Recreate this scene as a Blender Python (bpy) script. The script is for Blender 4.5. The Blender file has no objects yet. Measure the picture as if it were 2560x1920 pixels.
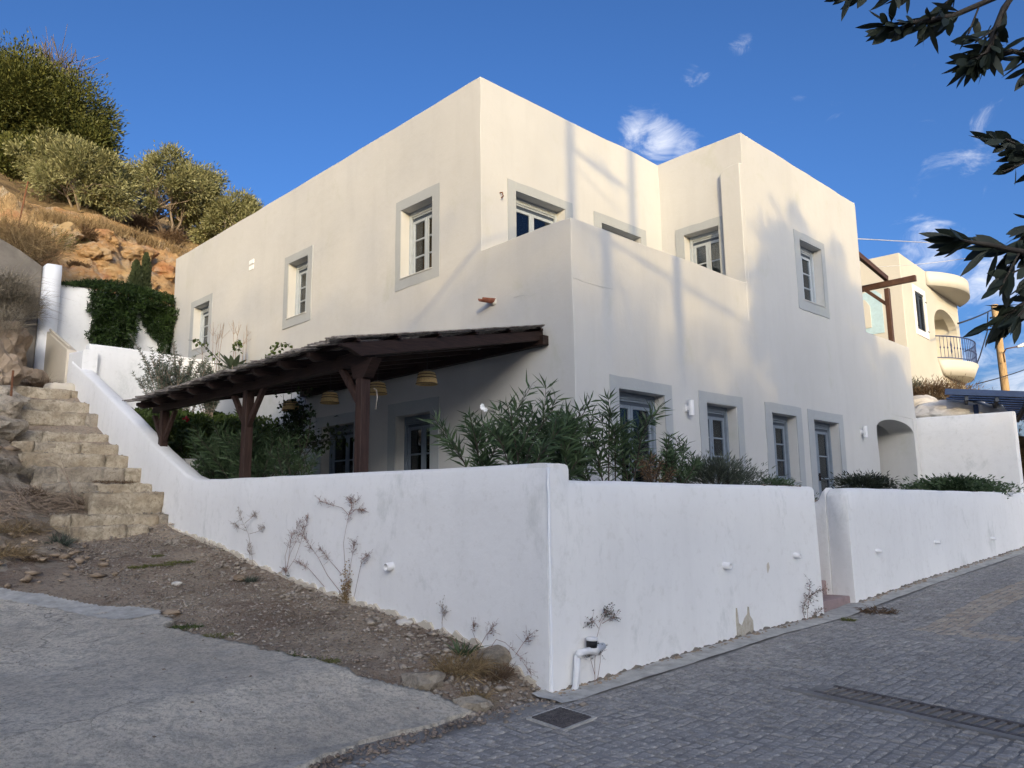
import bpy, bmesh, math, random
import numpy as np
from mathutils import Vector, Matrix, noise
random.seed(7); rng = np.random.default_rng(7)
SC = bpy.context.scene; COL = SC.collection
# ------------------------------------------------------------------ camera, sky, sun, exposure
F = 1920.0
PITCH, ROLL = math.radians(9.3), math.radians(-0.6)
f0 = np.array([0, 1, 0.]); r0 = np.array([1, 0, 0.]); u0 = np.array([0, 0, 1.])
fw = f0*math.cos(PITCH)+u0*math.sin(PITCH); up_ = u0*math.cos(PITCH)-f0*math.sin(PITCH)
rt = r0*math.cos(ROLL)+up_*math.sin(ROLL); uu = up_*math.cos(ROLL)-r0*math.sin(ROLL)
CAM = np.array([rt, uu, fw])
cd = bpy.data.cameras.new('camera'); cam = bpy.data.objects.new('camera', cd); COL.objects.link(cam)
cd.sensor_width = 36; cd.lens = F/2560*36; cd.clip_start = 0.05; cd.clip_end = 3000
cam.matrix_world = Matrix(((rt[0], uu[0], -fw[0], 0), (rt[1], uu[1], -fw[1], 0), (rt[2], uu[2], -fw[2], 0), (0, 0, 0, 1)))
SC.camera = cam
SUN_AZ, SUN_EL = 172.6, 10.8          # where the sun stands (degrees clockwise from +y), behind the camera
W = bpy.data.worlds.new('World'); SC.world = W; W.use_nodes = True
wn = W.node_tree.nodes; wl = W.node_tree.links; wn.clear()
def WN(t, **k):
    n = wn.new(t)
    for a, b in k.items(): setattr(n, a, b)
    return n
sky = WN('ShaderNodeTexSky', sky_type='NISHITA', sun_disc=False, sun_elevation=math.radians(SUN_EL), sun_rotation=math.radians(SUN_AZ), altitude=50, air_density=0.66, dust_density=6, ozone_density=3.1)
tc = WN('ShaderNodeTexCoord')
def px_dir(x, y):
    v = CAM.T @ np.array([(x-1280)/F, -(y-960)/F, 1.]); return v/np.linalg.norm(v)
# clouds: broken noise inside soft directional patches (x, y in the photograph, radius, strength)
nz = WN('ShaderNodeTexNoise'); nz.inputs['Scale'].default_value = 16; nz.inputs['Detail'].default_value = 10; nz.inputs['Roughness'].default_value = 0.66; nz.inputs['Distortion'].default_value = 0.9
mp = WN('ShaderNodeMapping'); mp.inputs['Scale'].default_value = (1, 1, 1.7)
wl.new(tc.outputs['Generated'], mp.inputs['Vector']); wl.new(mp.outputs[0], nz.inputs['Vector'])
acc = None
for (x, y, rad, st) in [(1590, 335, .05, .48), (1650, 350, .06, .5), (1710, 372, .05, .42), (1555, 330, .03, .3), (1735, 190, .03, .24), (1862, 110, .034, .3), (2205, 362, .04, .22), (2100, 278, .04, .2), (1905, 335, .06, .18), (1050, 265, .035, .24), (1990, 240, .03, .16), (2420, 400, .14, .26), (2330, 620, .09, .42), (2500, 700, .12, .42), (2050, 790, .2, .28), (2560, 960, .14, .55), (2200, 500, .12, .10), (-900, 900, .5, .3), (3600, 700, .6, .35)]:
    d = px_dir(x, y)
    dp = WN('ShaderNodeVectorMath', operation='DISTANCE'); dp.inputs[1].default_value = tuple(d); wl.new(tc.outputs['Generated'], dp.inputs[0])
    mr = WN('ShaderNodeMapRange', interpolation_type='SMOOTHSTEP'); mr.inputs['From Min'].default_value = rad; mr.inputs['From Max'].default_value = 0; mr.inputs['To Max'].default_value = st
    wl.new(dp.outputs['Value'], mr.inputs['Value'])
    if acc is None: acc = mr.outputs[0]
    else:
        mx = WN('ShaderNodeMath', operation='MAXIMUM'); wl.new(acc, mx.inputs[0]); wl.new(mr.outputs[0], mx.inputs[1]); acc = mx.outputs[0]
m1 = WN('ShaderNodeMath', operation='ADD'); wl.new(nz.outputs['Fac'], m1.inputs[0]); wl.new(acc, m1.inputs[1])
m2 = WN('ShaderNodeMapRange', interpolation_type='SMOOTHSTEP'); m2.inputs['From Min'].default_value = .72; m2.inputs['From Max'].default_value = 1.25; m2.inputs['To Max'].default_value = .85
wl.new(m1.outputs[0], m2.inputs['Value'])
mixc = WN('ShaderNodeMix', data_type='RGBA'); wl.new(m2.outputs[0], mixc.inputs['Factor'])
hs = WN('ShaderNodeHueSaturation'); hs.inputs['Saturation'].default_value = 1.08; hs.inputs['Value'].default_value = 1.0
wl.new(sky.outputs[0], hs.inputs['Color'])
gm_ = WN('ShaderNodeGamma'); gm_.inputs[1].default_value = 1.23; wl.new(hs.outputs[0], gm_.inputs[0]); wl.new(gm_.outputs[0], mixc.inputs['A']); mixc.inputs['B'].default_value = (4.6, 4.7, 5.0, 1)
bg = WN('ShaderNodeBackground'); bg.inputs['Strength'].default_value = 0.15
wo = WN('ShaderNodeOutputWorld'); wl.new(mixc.outputs['Result'], bg.inputs['Color']); wl.new(bg.outputs[0], wo.inputs['Surface'])
sd = bpy.data.lights.new('sun', 'SUN'); sun = bpy.data.objects.new('sun', sd); COL.objects.link(sun)
sd.energy = 2.0; sd.angle = math.radians(0.5); sd.color = (.96, .69, .29)
az, el = math.radians(SUN_AZ), math.radians(SUN_EL)
SDIR = np.array([math.sin(az)*math.cos(el), math.cos(az)*math.cos(el), math.sin(el)])
sun.rotation_euler = Vector(SDIR).to_track_quat('Z', 'Y').to_euler()
SC.view_settings.view_transform = 'Standard'; SC.view_settings.look = 'None'; SC.view_settings.gamma = 1
SC.view_settings.exposure = 0.74
# ------------------------------------------------------------------ frames of reference
U = np.array([math.sin(math.radians(46.6)), math.cos(math.radians(46.6)), 0]); V = np.array([math.sin(math.radians(-44.7)), math.cos(math.radians(-44.7)), 0])
H0 = np.array([0.916, 11.0, 0]); nR = np.array([U[1], -U[0], 0]); nL = np.array([-V[1], V[0], 0])
def H(a, b, z): return H0+a*U+b*V+np.array([0, 0, z])
MI = np.linalg.inv(np.array([U, V, [0, 0, 1]]).T)
def inv(X): return MI @ (np.asarray(X)-H0)
def pxray(x, y): return CAM.T @ np.array([(x-1280)/F, -(y-960)/F, 1.])
def on(x, y, P0, n): v = pxray(x, y); return v*(np.dot(P0, n)/np.dot(v, n))
def onb(x, y, b): return on(x, y, H0+b*V, nR)
def ona(x, y, a): return on(x, y, H0+a*U, nL)
def ony(x, y, d): v = pxray(x, y); return v*d/v[1]
def sunback(P, y): return np.asarray(P)+SDIR*((P[1]-y)/-SDIR[1])
PB = ([-60, -2.46, -1.5, -.24, .96, 2.44, 4.18, 5.9, 6.3, 12.3, 14, 15.6, 17, 18.5], [-1.6, -1.6, -1.27, -1.13, -1.0, -.84, -.52, -.3, -.2, 2.7, 3.2, 3.5, 4.6, 5])
PS = ([-80, -3.2, .3, 2.1, 3.2, 5.6, 12, 40], [-1.62, -1.6, -1.47, -1.45, -1.38, -1.25, -.96, .2])
def gz(a, b):
    """ground height: street in front of the garden wall, ramp, dirt and slope to its left"""
    s = np.interp(a, *PS)
    p = np.interp(b, *PB)+1.6
    left = np.clip(-3.2-a, 0, 6)
    z = s+np.where(np.asarray(a) < -2.9, p-0.03*left*np.clip(b+2.5, 0, 3), 0)
    rise = np.clip(-4.75-a, 0, 9)*np.clip((b-3.2)/4, 0, 1)
    return z+rise*.42+np.clip(-4.8-a, 0, 1)*np.clip((b-7)/4, 0, 1)*.55
def gpt(x, y):
    """world point where the view ray of photo pixel x,y meets the ground"""
    v = pxray(x, y); t = .5
    for i in range(4000):
        P = v*t; q = inv(P)
        if P[2] <= gz(q[0], q[1]): break
        t += .01
    return P
def nz3(p, s=1.0, o=3): return noise.fractal(Vector((p[0]*s, p[1]*s, p[2]*s)), 0.7, 2.1, o)
# ------------------------------------------------------------------ materials
MATS = {}
class NT:
    def __init__(s, name):
        s.m = bpy.data.materials.new(name); s.m.use_nodes = True; s.n = s.m.node_tree.nodes; s.l = s.m.node_tree.links
        s.b = s.n['Principled BSDF']; MATS[name] = s.m
        s.tc = s.n.new('ShaderNodeTexCoord'); s.co = s.tc.outputs['Object']
    def noise(s, sc, det=6, rough=.6, scale=None, dist=0):
        n = s.n.new('ShaderNodeTexNoise'); n.inputs['Scale'].default_value = sc; n.inputs['Detail'].default_value = det; n.inputs['Roughness'].default_value = rough; n.inputs['Distortion'].default_value = dist
        v = s.co
        if scale:
            m = s.n.new('ShaderNodeMapping'); m.inputs['Scale'].default_value = scale; s.l.new(v, m.inputs[0]); v = m.outputs[0]
        s.l.new(v, n.inputs['Vector']); return n.outputs['Fac']
    def vor(s, sc, feat='F1', scale=None):
        n = s.n.new('ShaderNodeTexVoronoi'); n.feature = feat; n.inputs['Scale'].default_value = sc
        v = s.co
        if scale:
            m = s.n.new('ShaderNodeMapping'); m.inputs['Scale'].default_value = scale; s.l.new(v, m.inputs[0]); v = m.outputs[0]
        s.l.new(v, n.inputs['Vector']); return n
    def ramp(s, f, stops):
        r = s.n.new('ShaderNodeValToRGB'); s.l.new(f, r.inputs[0]); e = r.color_ramp.elements
        while len(e) < len(stops): e.new(.5)
        for i, (p, c) in enumerate(stops): e[i].position = p; e[i].color = (*(c if hasattr(c, '__len__') else (c, c, c)), 1)
        return r.outputs[0]
    def mix(s, f, a, b, mode='MIX'):
        m = s.n.new('ShaderNodeMix'); m.data_type = 'RGBA'; m.blend_type = mode
        for k, v in (('Factor', f), ('A', a), ('B', b)):
            if hasattr(v, 'is_linked'): s.l.new(v, m.inputs[k])
            elif hasattr(v, '__len__'): m.inputs[k].default_value = (*v, 1)
            else: m.inputs[k].default_value = v
        return m.outputs['Result']
    def attr(s, name='rnd'):
        a = s.n.new('ShaderNodeAttribute'); a.attribute_name = name; return a.outputs['Fac']
    def bump(s, f, st=.3, d=.02):
        b = s.n.new('ShaderNodeBump'); b.inputs['Strength'].default_value = st; b.inputs['Distance'].default_value = d; s.l.new(f, b.inputs['Height'])
        if s.b.inputs['Normal'].is_linked: s.l.new(s.b.inputs['Normal'].links[0].from_socket, b.inputs['Normal'])
        s.l.new(b.outputs[0], s.b.inputs['Normal'])
    def out(s, c, rough=.8, spec=.3, **k):
        if hasattr(c, 'is_linked'): s.l.new(c, s.b.inputs['Base Color'])
        else: s.b.inputs['Base Color'].default_value = (*c, 1)
        s.b.inputs['Roughness'].default_value = rough; s.b.inputs['Specular IOR Level'].default_value = spec
        for a, v in k.items(): s.b.inputs[a.replace('_', ' ')].default_value = v
        return s.m
def plaster(name, base, stain=1.0, dirt=(.42, .43, .36)):
    t = NT(name)
    n1 = t.noise(.55, 5, .6); c = t.mix(t.ramp(n1, [(.3, 0), (.7, 1)]), tuple(x*.94 for x in base), tuple(min(1, x*1.03) for x in base))
    st = t.noise(1.6, 6, .65, (1.6, 1.6, .22)); c = t.mix(t.ramp(st, [(.50, 0), (.80, .30*stain)]), c, tuple(x*.74 for x in base))
    pa = t.noise(1.1, 8, .74, (1, 1, .6), .35); c = t.mix(t.ramp(pa, [(.58, 0), (.70, .5*stain)]), c, dirt)
    fi = t.noise(9, 8, .7); c = t.mix(t.ramp(fi, [(.54, 0), (.70, .26*stain)]), c, (.5, .48, .42))
    cr = t.vor(.6, 'DISTANCE_TO_EDGE'); dn = t.noise(3, 4)
    vm = t.n.new('ShaderNodeVectorMath'); vm.operation = 'ADD'; mm = t.n.new('ShaderNodeVectorMath'); mm.operation = 'SCALE'; mm.inputs['Scale'].default_value = .35
    cn = t.n.new('ShaderNodeTexNoise'); cn.inputs['Scale'].default_value = 2.5; cn.inputs['Detail'].default_value = 5; t.l.new(t.co, cn.inputs['Vector'])
    t.l.new(cn.outputs['Color'], mm.inputs[0]); t.l.new(t.co, vm.inputs[0]); t.l.new(mm.outputs[0], vm.inputs[1]); t.l.new(vm.outputs[0], cr.inputs['Vector'])
    gate = t.ramp(t.noise(.35, 2), [(.5, 0), (.62, 1)])
    crk = t.mix(1.0, t.ramp(cr.outputs['Distance'], [(0, .10*min(1, stain)), (.005, 0)]), gate, 'MULTIPLY')
    c = t.mix(crk, c, (.4, .4, .38))
    t.bump(t.noise(3.0, 4, .5), .35, .03); t.bump(t.noise(38, 6, .7), .22, .006); t.bump(t.noise(9, 5, .6, (1, 1, .5)), .22, .012)
    return t.out(c, .92, .15)
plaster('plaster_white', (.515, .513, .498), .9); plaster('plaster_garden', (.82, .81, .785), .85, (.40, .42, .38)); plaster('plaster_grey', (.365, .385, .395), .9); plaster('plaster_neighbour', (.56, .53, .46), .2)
plaster('plaster_cream', (.60, .535, .43), 1.1); plaster('plaster_bright', (.80, .81, .82), .3)
def simple(name, c, rough=.6, var=.25, sc=8, bump=.2, spec=.3, metal=0, scale=None, c2=None, bd=.01):
    t = NT(name); n = t.noise(sc, 6, .65, scale)
    col = t.mix(t.ramp(n, [(.3, 0), (.7, 1)]), tuple(x*(1-var) for x in c), c2 or tuple(min(1, x*(1+var)) for x in c))
    if bump: t.bump(n, bump, bd)
    return t.out(col, rough, spec, Metallic=metal)
simple('frame_pale_blue', (.36, .40, .44), .45, .08); simple('frame_blue', (.165, .20, .245), .45, .12); simple('shutter_dark', (.05, .065, .09), .5, .15)
simple('wood_dark', (.015, .009, .008), .6, .45, 5, .35, .25, scale=(1, 1, 12), c2=(.036, .020, .016)); simple('wood_post', (.030, .014, .012), .6, .45, 4, .4, .25, scale=(6, 6, .7), c2=(.060, .035, .027))
simple('wood_brown', (.085, .045, .03), .5, .3, 5, .2); simple('wood_pole', (.42, .27, .13), .8, .4, 3, .6, .2, scale=(8, 8, .5), c2=(.55, .38, .2))
simple('reed', (.14, .115, .095), .85, .5, 12, .3, .2, c2=(.38, .34, .30)); simple('wicker', (.52, .36, .16), .8, .3, 60, .5); simple('wicker_dark', (.05, .035, .025), .8, .3, 60, .4)
simple('terracotta', (.19, .07, .045), .7, .35, 14, .4); simple('metal_dark', (.035, .032, .035), .5, .5, 20, .5, .5, .7, c2=(.075, .05, .045)); simple('rust', (.16, .07, .035), .8, .5, 30, .4); simple('cast_iron', (.085, .074, .07), .7, .4, 18, .5, .4, .2, c2=(.16, .14, .13))
simple('grate_iron', (.17, .155, .14), .75, .35, 14, .4, .3, .1, c2=(.27, .245, .22)); simple('pvc', (.72, .72, .72), .4, .08, 6, .05); simple('black', (.01, .01, .012), .6, .1); simple('blue_paint', (.02, .045, .12), .4, .2, 4); simple('blue_rail', (.04, .06, .14), .4, .1); simple('pale_blue', (.42, .57, .62), .7, .08); simple('cable', (.03, .03, .032), .5, .1); simple('cable_pale', (.5, .5, .52), .5, .1)
simple('step_pink', (.30, .22, .21), .6, .15, 10, .2); simple('red_brick', (.32, .12, .07), .8, .3, 20, .5); simple('curtain', (.62, .58, .5), .9, .08, 3, .1); simple('interior', (.10, .10, .10), .9, .1)
t = NT('stone_pale'); c = t.mix(t.ramp(t.noise(1.6, 6, .7), [(.38, 0), (.62, 1)]), (0.40, 0.32, 0.22), (0.62, 0.54, 0.41)); c = t.mix(t.ramp(t.noise(5, 8, .75, None, .5), [(.46, 0), (.62, .85)]), c, tuple(x*.55 for x in (0.5, 0.41, 0.29))); c = t.mix(t.ramp(t.noise(22, 7, .75), [(.52, 0), (.66, .8)]), c, (.20, .155, .11)); t.bump(t.noise(5, 9, .75), 1, .06); t.bump(t.noise(28, 8, .8), .8, .015); t.out(c, .95, .1)
t = NT('stone_grey'); c = t.mix(t.ramp(t.noise(1.1, 6, .65), [(.35, 0), (.65, 1)]), (0.36, 0.30, 0.225), (0.54, 0.47, 0.37)); c = t.mix(t.ramp(t.noise(5, 8, .75, None, .5), [(.46, 0), (.62, .85)]), c, tuple(x*.55 for x in (0.36, 0.32, 0.26))); c = t.mix(t.ramp(t.noise(22, 7, .75), [(.52, 0), (.66, .8)]), c, (.20, .155, .11)); t.bump(t.noise(5, 9, .75), 1, .06); t.bump(t.noise(28, 8, .8), .8, .015); t.out(c, .95, .1)
simple('rock_brown', (.30, .22, .15), .95, .4, 1.6, .8, .1, c2=(.42, .33, .24), bd=.06)
simple('rock_white', (.55, .50, .44), .9, .25, 2, .7, .1, c2=(.68, .65, .6), bd=.04); simple('pebble', (.31, .265, .215), .9, .35, 3, .3, .15, c2=(.46, .41, .35)); simple('pebble_dark', (.22, .175, .14), .9, .4, 3, .3)
simple('concrete_dark', (.20, .175, .145), .95, .35, 1.4, .6, .1, c2=(.27, .24, .2), bd=.03); simple('concrete_strip', (.44, .42, .375), .9, .28, 7, .8, .1, bd=.02)
simple('bark', (.20, .16, .12), .9, .35, 9, .6, .1, scale=(1, 1, .3)); simple('bark_dark', (.06, .05, .04), .9, .3, 9, .4); simple('twig_dry', (.30, .23, .17), .9, .4, 20, 0); simple('twig_red', (.26, .15, .11), .9, .4, 20, 0); simple('petal', (.85, .85, .82), .6, .03, 3, 0); simple('petal_red', (.5, .02, .03), .6, .1, 3, 0)
simple('rubble_grey', (.27, .225, .18), .95, .3, 4, .5, .1, c2=(.40, .35, .29))
def stained():
    t = NT('plaster_bare'); n = t.noise(14, 7, .7); return t.out(t.mix(t.ramp(n, [(.3, 0), (.7, 1)]), (.33, .29, .22), (.55, .51, .43)), .95, .1)
stained()
# grey paving, concrete ramp, dirt, cliff
t = NT('cobble'); c = t.mix(t.attr(), (.24, .222, .198), (.375, .35, .315)); c = t.mix(t.ramp(t.noise(1.3, 5, .65), [(.4, 0), (.68, .55)]), c, (.16, .155, .15)); c = t.mix(t.ramp(t.noise(32, 8, .85), [(.46, 0), (.62, .75)]), c, (.47, .45, .41)); c = t.mix(t.ramp(t.noise(14, 8, .8, None, .4), [(.5, 0), (.66, .75)]), c, (.085, .082, .08)); t.bump(t.noise(45, 6, .7), .5, .008); t.out(c, .85, .25)
t = NT('cobble_beige'); c = t.mix(t.attr(), (.33, .275, .215), (.46, .40, .32)); c = t.mix(t.ramp(t.noise(40, 6, .7), [(.5, 0), (.75, .5)]), c, (.12, .11, .1)); t.bump(t.noise(45, 6, .7), .5, .008); t.out(c, .85, .2)
t = NT('paving_joint'); c = t.mix(t.ramp(t.noise(3, 6, .7), [(.35, 0), (.7, 1)]), (.19, .18, .165), (.32, .305, .28)); t.bump(t.noise(60, 6, .7), .6, .01); t.out(c, .95, .15)
t = NT('concrete_ramp'); c = t.mix(t.ramp(t.noise(.8, 7, .65), [(.32, 0), (.68, 1)]), (.50, .44, .35), (.70, .63, .51)); c = t.mix(t.ramp(t.noise(5.5, 9, .75, None, .6), [(.47, 0), (.62, .8)]), c, (.36, .335, .29)); c = t.mix(t.ramp(t.noise(3.2, 7, .75, (1, 1, 1), .8), [(.56, 0), (.75, .5)]), c, (.58, .57, .54)); c = t.mix(t.ramp(t.noise(26, 8, .85), [(.47, 0), (.6, .85)]), c, (.27, .25, .215))
cr = t.vor(.75, 'DISTANCE_TO_EDGE'); cn = t.n.new('ShaderNodeTexNoise'); cn.inputs['Scale'].default_value = 2.2; cn.inputs['Detail'].default_value = 7; t.l.new(t.co, cn.inputs['Vector']); va = t.n.new('ShaderNodeVectorMath'); va.operation = 'MULTIPLY_ADD'; va.inputs[1].default_value = (.5, .5, .5); t.l.new(cn.outputs['Color'], va.inputs[0]); t.l.new(t.co, va.inputs[2]); t.l.new(va.outputs[0], cr.inputs['Vector'])
gate = t.ramp(t.noise(.4, 2), [(.46, 0), (.56, 1)])
c = t.mix(t.mix(1.0, t.ramp(cr.outputs['Distance'], [(0, .55), (.006, 0)]), gate, 'MULTIPLY'), c, (.05, .05, .048))
t.bump(t.noise(4, 8, .7), .8, .04); t.bump(t.noise(17, 8, .75), .8, .02); t.bump(t.noise(60, 8, .75), .8, .008); t.out(c, .92, .2)
t = NT('dirt'); c = t.mix(t.ramp(t.noise(.9, 7, .65), [(.35, 0), (.65, 1)]), (.22, .155, .11), (.48, .385, .28)); c = t.mix(t.ramp(t.noise(14, 8, .75), [(.45, 0), (.68, .8)]), c, (.33, .29, .235)); c = t.mix(t.ramp(t.noise(20, 8, .85), [(.5, 0), (.62, .85)]), c, (.10, .075, .055)); vv = t.vor(30); c = t.mix(t.ramp(vv.outputs['Distance'], [(.1, .35), (.3, 0)]), c, (.42, .38, .32)); t.bump(t.noise(24, 8, .75), 1, .03); t.bump(t.noise(90, 6, .75), .7, .006); t.out(c, .97, .1)
t = NT('rock_slope'); c = t.mix(t.ramp(t.noise(.9, 7, .7, (1, 1, 2.5), 1), [(.35, 0), (.62, 1)]), (.30, .225, .155), (.52, .45, .36)); c = t.mix(t.ramp(t.noise(3.5, 8, .75), [(.5, 0), (.66, .75)]), c, (.20, .15, .10)); c = t.mix(t.ramp(t.noise(14, 8, .8), [(.55, 0), (.7, .8)]), c, (.10, .075, .05)); t.bump(t.noise(3, 9, .75, (1, 1, 2)), 1, .15); t.bump(t.noise(14, 8, .8), .9, .03); t.out(c, .97, .1)
t = NT('cliff'); c = t.mix(t.ramp(t.noise(.33, 6, .6, (1, 1, 1.6), 1.2), [(.32, 0), (.48, .5), (.66, 1)]), (.50, .27, .12), (.60, .44, .24)); c = t.mix(t.ramp(t.noise(.8, 7, .7, (1, 1, 1), 1.5), [(.5, 0), (.66, .8)]), c, (.50, .45, .38)); c = t.mix(t.ramp(t.noise(.5, 6, .7), [(.55, 0), (.66, .7)]), c, (.48, .22, .12)); c = t.mix(t.ramp(t.noise(3.5, 8, .75), [(.56, 0), (.7, .75)]), c, (.12, .075, .04)); t.bump(t.noise(1.4, 9, .72, (1, 1, 2)), 1, .35); t.bump(t.noise(7, 8, .75), .9, .1); t.out(c, .97, .1)
t = NT('hill_soil'); c = t.mix(t.ramp(t.noise(.7, 8, .7), [(.4, 0), (.65, 1)]), (.12, .085, .05), (.34, .24, .12)); t.bump(t.noise(6, 8, .75), .8, .1); t.out(c, .97, .1)
def leafmat(name, c1, c2, tr=.25, rough=.55, spec=.35, clump=1.5):
    t = NT(name); c = t.mix(t.attr(), c1, c2); c = t.mix(t.ramp(t.noise(clump, 3), [(.35, .35), (.65, 0)]), c, tuple(x*.55 for x in c1)); t.out(c, rough, spec)
    ts = t.n.new('ShaderNodeBsdfTranslucent'); ms = t.n.new('ShaderNodeMixShader'); ms.inputs[0].default_value = tr; t.l.new(c, ts.inputs['Color'])
    t.l.new(t.b.outputs[0], ms.inputs[1]); t.l.new(ts.outputs[0], ms.inputs[2]); t.l.new(ms.outputs[0], t.n['Material Output'].inputs['Surface']); return t.m
leafmat('leaf_oleander', (.038, .068, .032), (.10, .155, .07)); leafmat('leaf_ivy', (.016, .034, .010), (.065, .11, .025)); leafmat('leaf_geranium', (.035, .06, .012), (.10, .14, .03)); leafmat('leaf_olive', (.13, .14, .05), (.40, .38, .19), .2); leafmat('leaf_pine', (.035, .05, .012), (.16, .16, .04), .15, clump=.7); leafmat('leaf_cypress', (.05, .07, .03), (.10, .12, .05)); leafmat('leaf_dark', (.018, .026, .016), (.044, .056, .036), .12); leafmat('leaf_lavender', (.06, .075, .055), (.13, .15, .11)); leafmat('leaf_agave', (.07, .10, .06), (.14, .18, .11)); leafmat('leaf_weed', (.16, .11, .085), (.34, .26, .2), .2); leafmat('leaf_dry', (.20, .13, .06), (.42, .31, .16), .2); leafmat('leaf_brown', (.10, .06, .035), (.24, .16, .09), .2); leafmat('leaf_moss', (.10, .11, .03), (.2, .2, .06)); leafmat('leaf_silver', (.10, .125, .085), (.22, .25, .18)); leafmat('leaf_drygrey', (.22, .18, .12), (.36, .31, .23), .2); leafmat('leaf_vine', (.015, .025, .008), (.05, .08, .02), .3)
t = NT('glass'); t.n.remove(t.b); g1 = t.n.new('ShaderNodeBsdfGlossy'); g1.inputs['Roughness'].default_value = .03; g1.inputs['Color'].default_value = (.9, .95, 1, 1); tr = t.n.new('ShaderNodeBsdfTransparent'); tr.inputs['Color'].default_value = (.55, .58, .6, 1); fr = t.n.new('ShaderNodeFresnel'); fr.inputs['IOR'].default_value = 1.7; ms = t.n.new('ShaderNodeMixShader')
t.l.new(fr.outputs[0], ms.inputs[0]); t.l.new(tr.outputs[0], ms.inputs[1]); t.l.new(g1.outputs[0], ms.inputs[2]); t.l.new(ms.outputs[0], t.n['Material Output'].inputs['Surface'])
# ------------------------------------------------------------------ object helpers
def link(o, parent=None):
    COL.objects.link(o)
    if parent is not None: o.parent = parent
    return o
def tag(o, label=None, cat=None, group=None, kind=None):
    if label: o['label'] = label
    if cat: o['category'] = cat
    if group: o['group'] = group
    if kind: o['kind'] = kind
    return o
def empty(name, label=None, cat=None, group=None, loc=(0, 0, 0), kind=None):
    # the root stays unrotated; parts are modelled in world coordinates and offset back to it
    o = bpy.data.objects.new(name, None); o.location = loc; o.empty_display_size = .2; COL.objects.link(o); return tag(o, label, cat, group, kind)
class MB:
    """collects vertices and faces of one mesh, in world coordinates"""
    def __init__(s): s.v = []; s.f = []; s.r = []; s.mi = []
    def add(s, vs, fs, r=None, mi=0):
        k = len(s.v); s.v += [tuple(map(float, p)) for p in vs]; s.f += [tuple(i+k for i in f) for f in fs]
        s.r += [random.random() if r is None else r]*len(vs); s.mi += [mi]*len(fs)
    def box(s, x0, x1, y0, y1, z0, z1, m=None, r=None, mi=0):
        m = m or (lambda x, y, z: (x, y, z))
        s.add([m(x, y, z) for x in (x0, x1) for y in (y0, y1) for z in (z0, z1)], [(0, 1, 3, 2), (4, 6, 7, 5), (0, 4, 5, 1), (2, 3, 7, 6), (0, 2, 6, 4), (1, 5, 7, 3)], r, mi)
    def bar(s, P, Q, w, h, upv=(0, 0, 1)):
        P = Vector(P); Q = Vector(Q); d = (Q-P).normalized(); upv = tuple(V) if abs(d.z) > .95 else upv; sd_ = d.cross(Vector(upv)).normalized()*w/2; u_ = sd_.cross(d).normalized()*h/2
        s.add([P-sd_-u_, P+sd_-u_, P+sd_+u_, P-sd_+u_, Q-sd_-u_, Q+sd_-u_, Q+sd_+u_, Q-sd_+u_], [(3, 2, 1, 0), (4, 5, 6, 7), (0, 1, 5, 4), (1, 2, 6, 5), (2, 3, 7, 6), (3, 0, 4, 7)])
    def tube(s, pts, r, n=6, r2=None, cap=True):
        pts = [Vector(p) for p in pts]; k0 = len(s.v); N = len(pts); ra = random.random()
        for i, p in enumerate(pts):
            d = (pts[min(i+1, N-1)]-pts[max(i-1, 0)]); d = d.normalized() if d.length > 1e-9 else Vector((0, 0, 1))
            a = d.orthogonal().normalized() if i == 0 else (pa_-d*pa_.dot(d)).normalized(); pa_ = a; b = d.cross(a)
            rr = r if r2 is None else r+(r2-r)*i/max(1, N-1)
            if hasattr(r, '__len__'): rr = r[i]
            for j in range(n):
                t_ = 2*math.pi*j/n; s.v.append(tuple(p+(a*math.cos(t_)+b*math.sin(t_))*rr)); s.r.append(ra)
        for i in range(N-1):
            for j in range(n): s.f.append((k0+i*n+j, k0+i*n+(j+1) % n, k0+(i+1)*n+(j+1) % n, k0+(i+1)*n+j)); s.mi.append(0)
        if cap and n > 2: s.f.append(tuple(k0+j for j in range(n))[::-1]); s.f.append(tuple(k0+(N-1)*n+j for j in range(n))); s.mi += [0, 0]
    def build(s, name, mat, parent=None, smooth=False, bevel=0, seg=2, fix=True, ang=35):
        me = bpy.data.meshes.new(name); me.from_pydata(s.v, [], s.f)
        for m in (mat if isinstance(mat, (list, tuple)) else [mat]): me.materials.append(MATS[m])
        if isinstance(mat, (list, tuple)): me.polygons.foreach_set('material_index', s.mi)
        if fix:
            b = bmesh.new(); b.from_mesh(me); bmesh.ops.recalc_face_normals(b, faces=b.faces[:]); b.to_mesh(me); b.free()
        at = me.attributes.new('rnd', 'FLOAT', 'POINT'); at.data.foreach_set('value', s.r)
        if smooth: me.polygons.foreach_set('use_smooth', [True]*len(me.polygons))
        o = bpy.data.objects.new(name, me); link(o, parent)
        if parent is not None: o.matrix_parent_inverse = Matrix.Translation(-world_loc(parent))
        if bevel:
            md = o.modifiers.new('bevel', 'BEVEL'); md.width = bevel; md.segments = seg; md.limit_method = 'ANGLE'; md.angle_limit = math.radians(ang); md.harden_normals = False
        return o
def world_loc(o):
    return o.location.copy() if o.type == 'EMPTY' else Vector((0, 0, 0))   # built meshes sit at the origin
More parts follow.
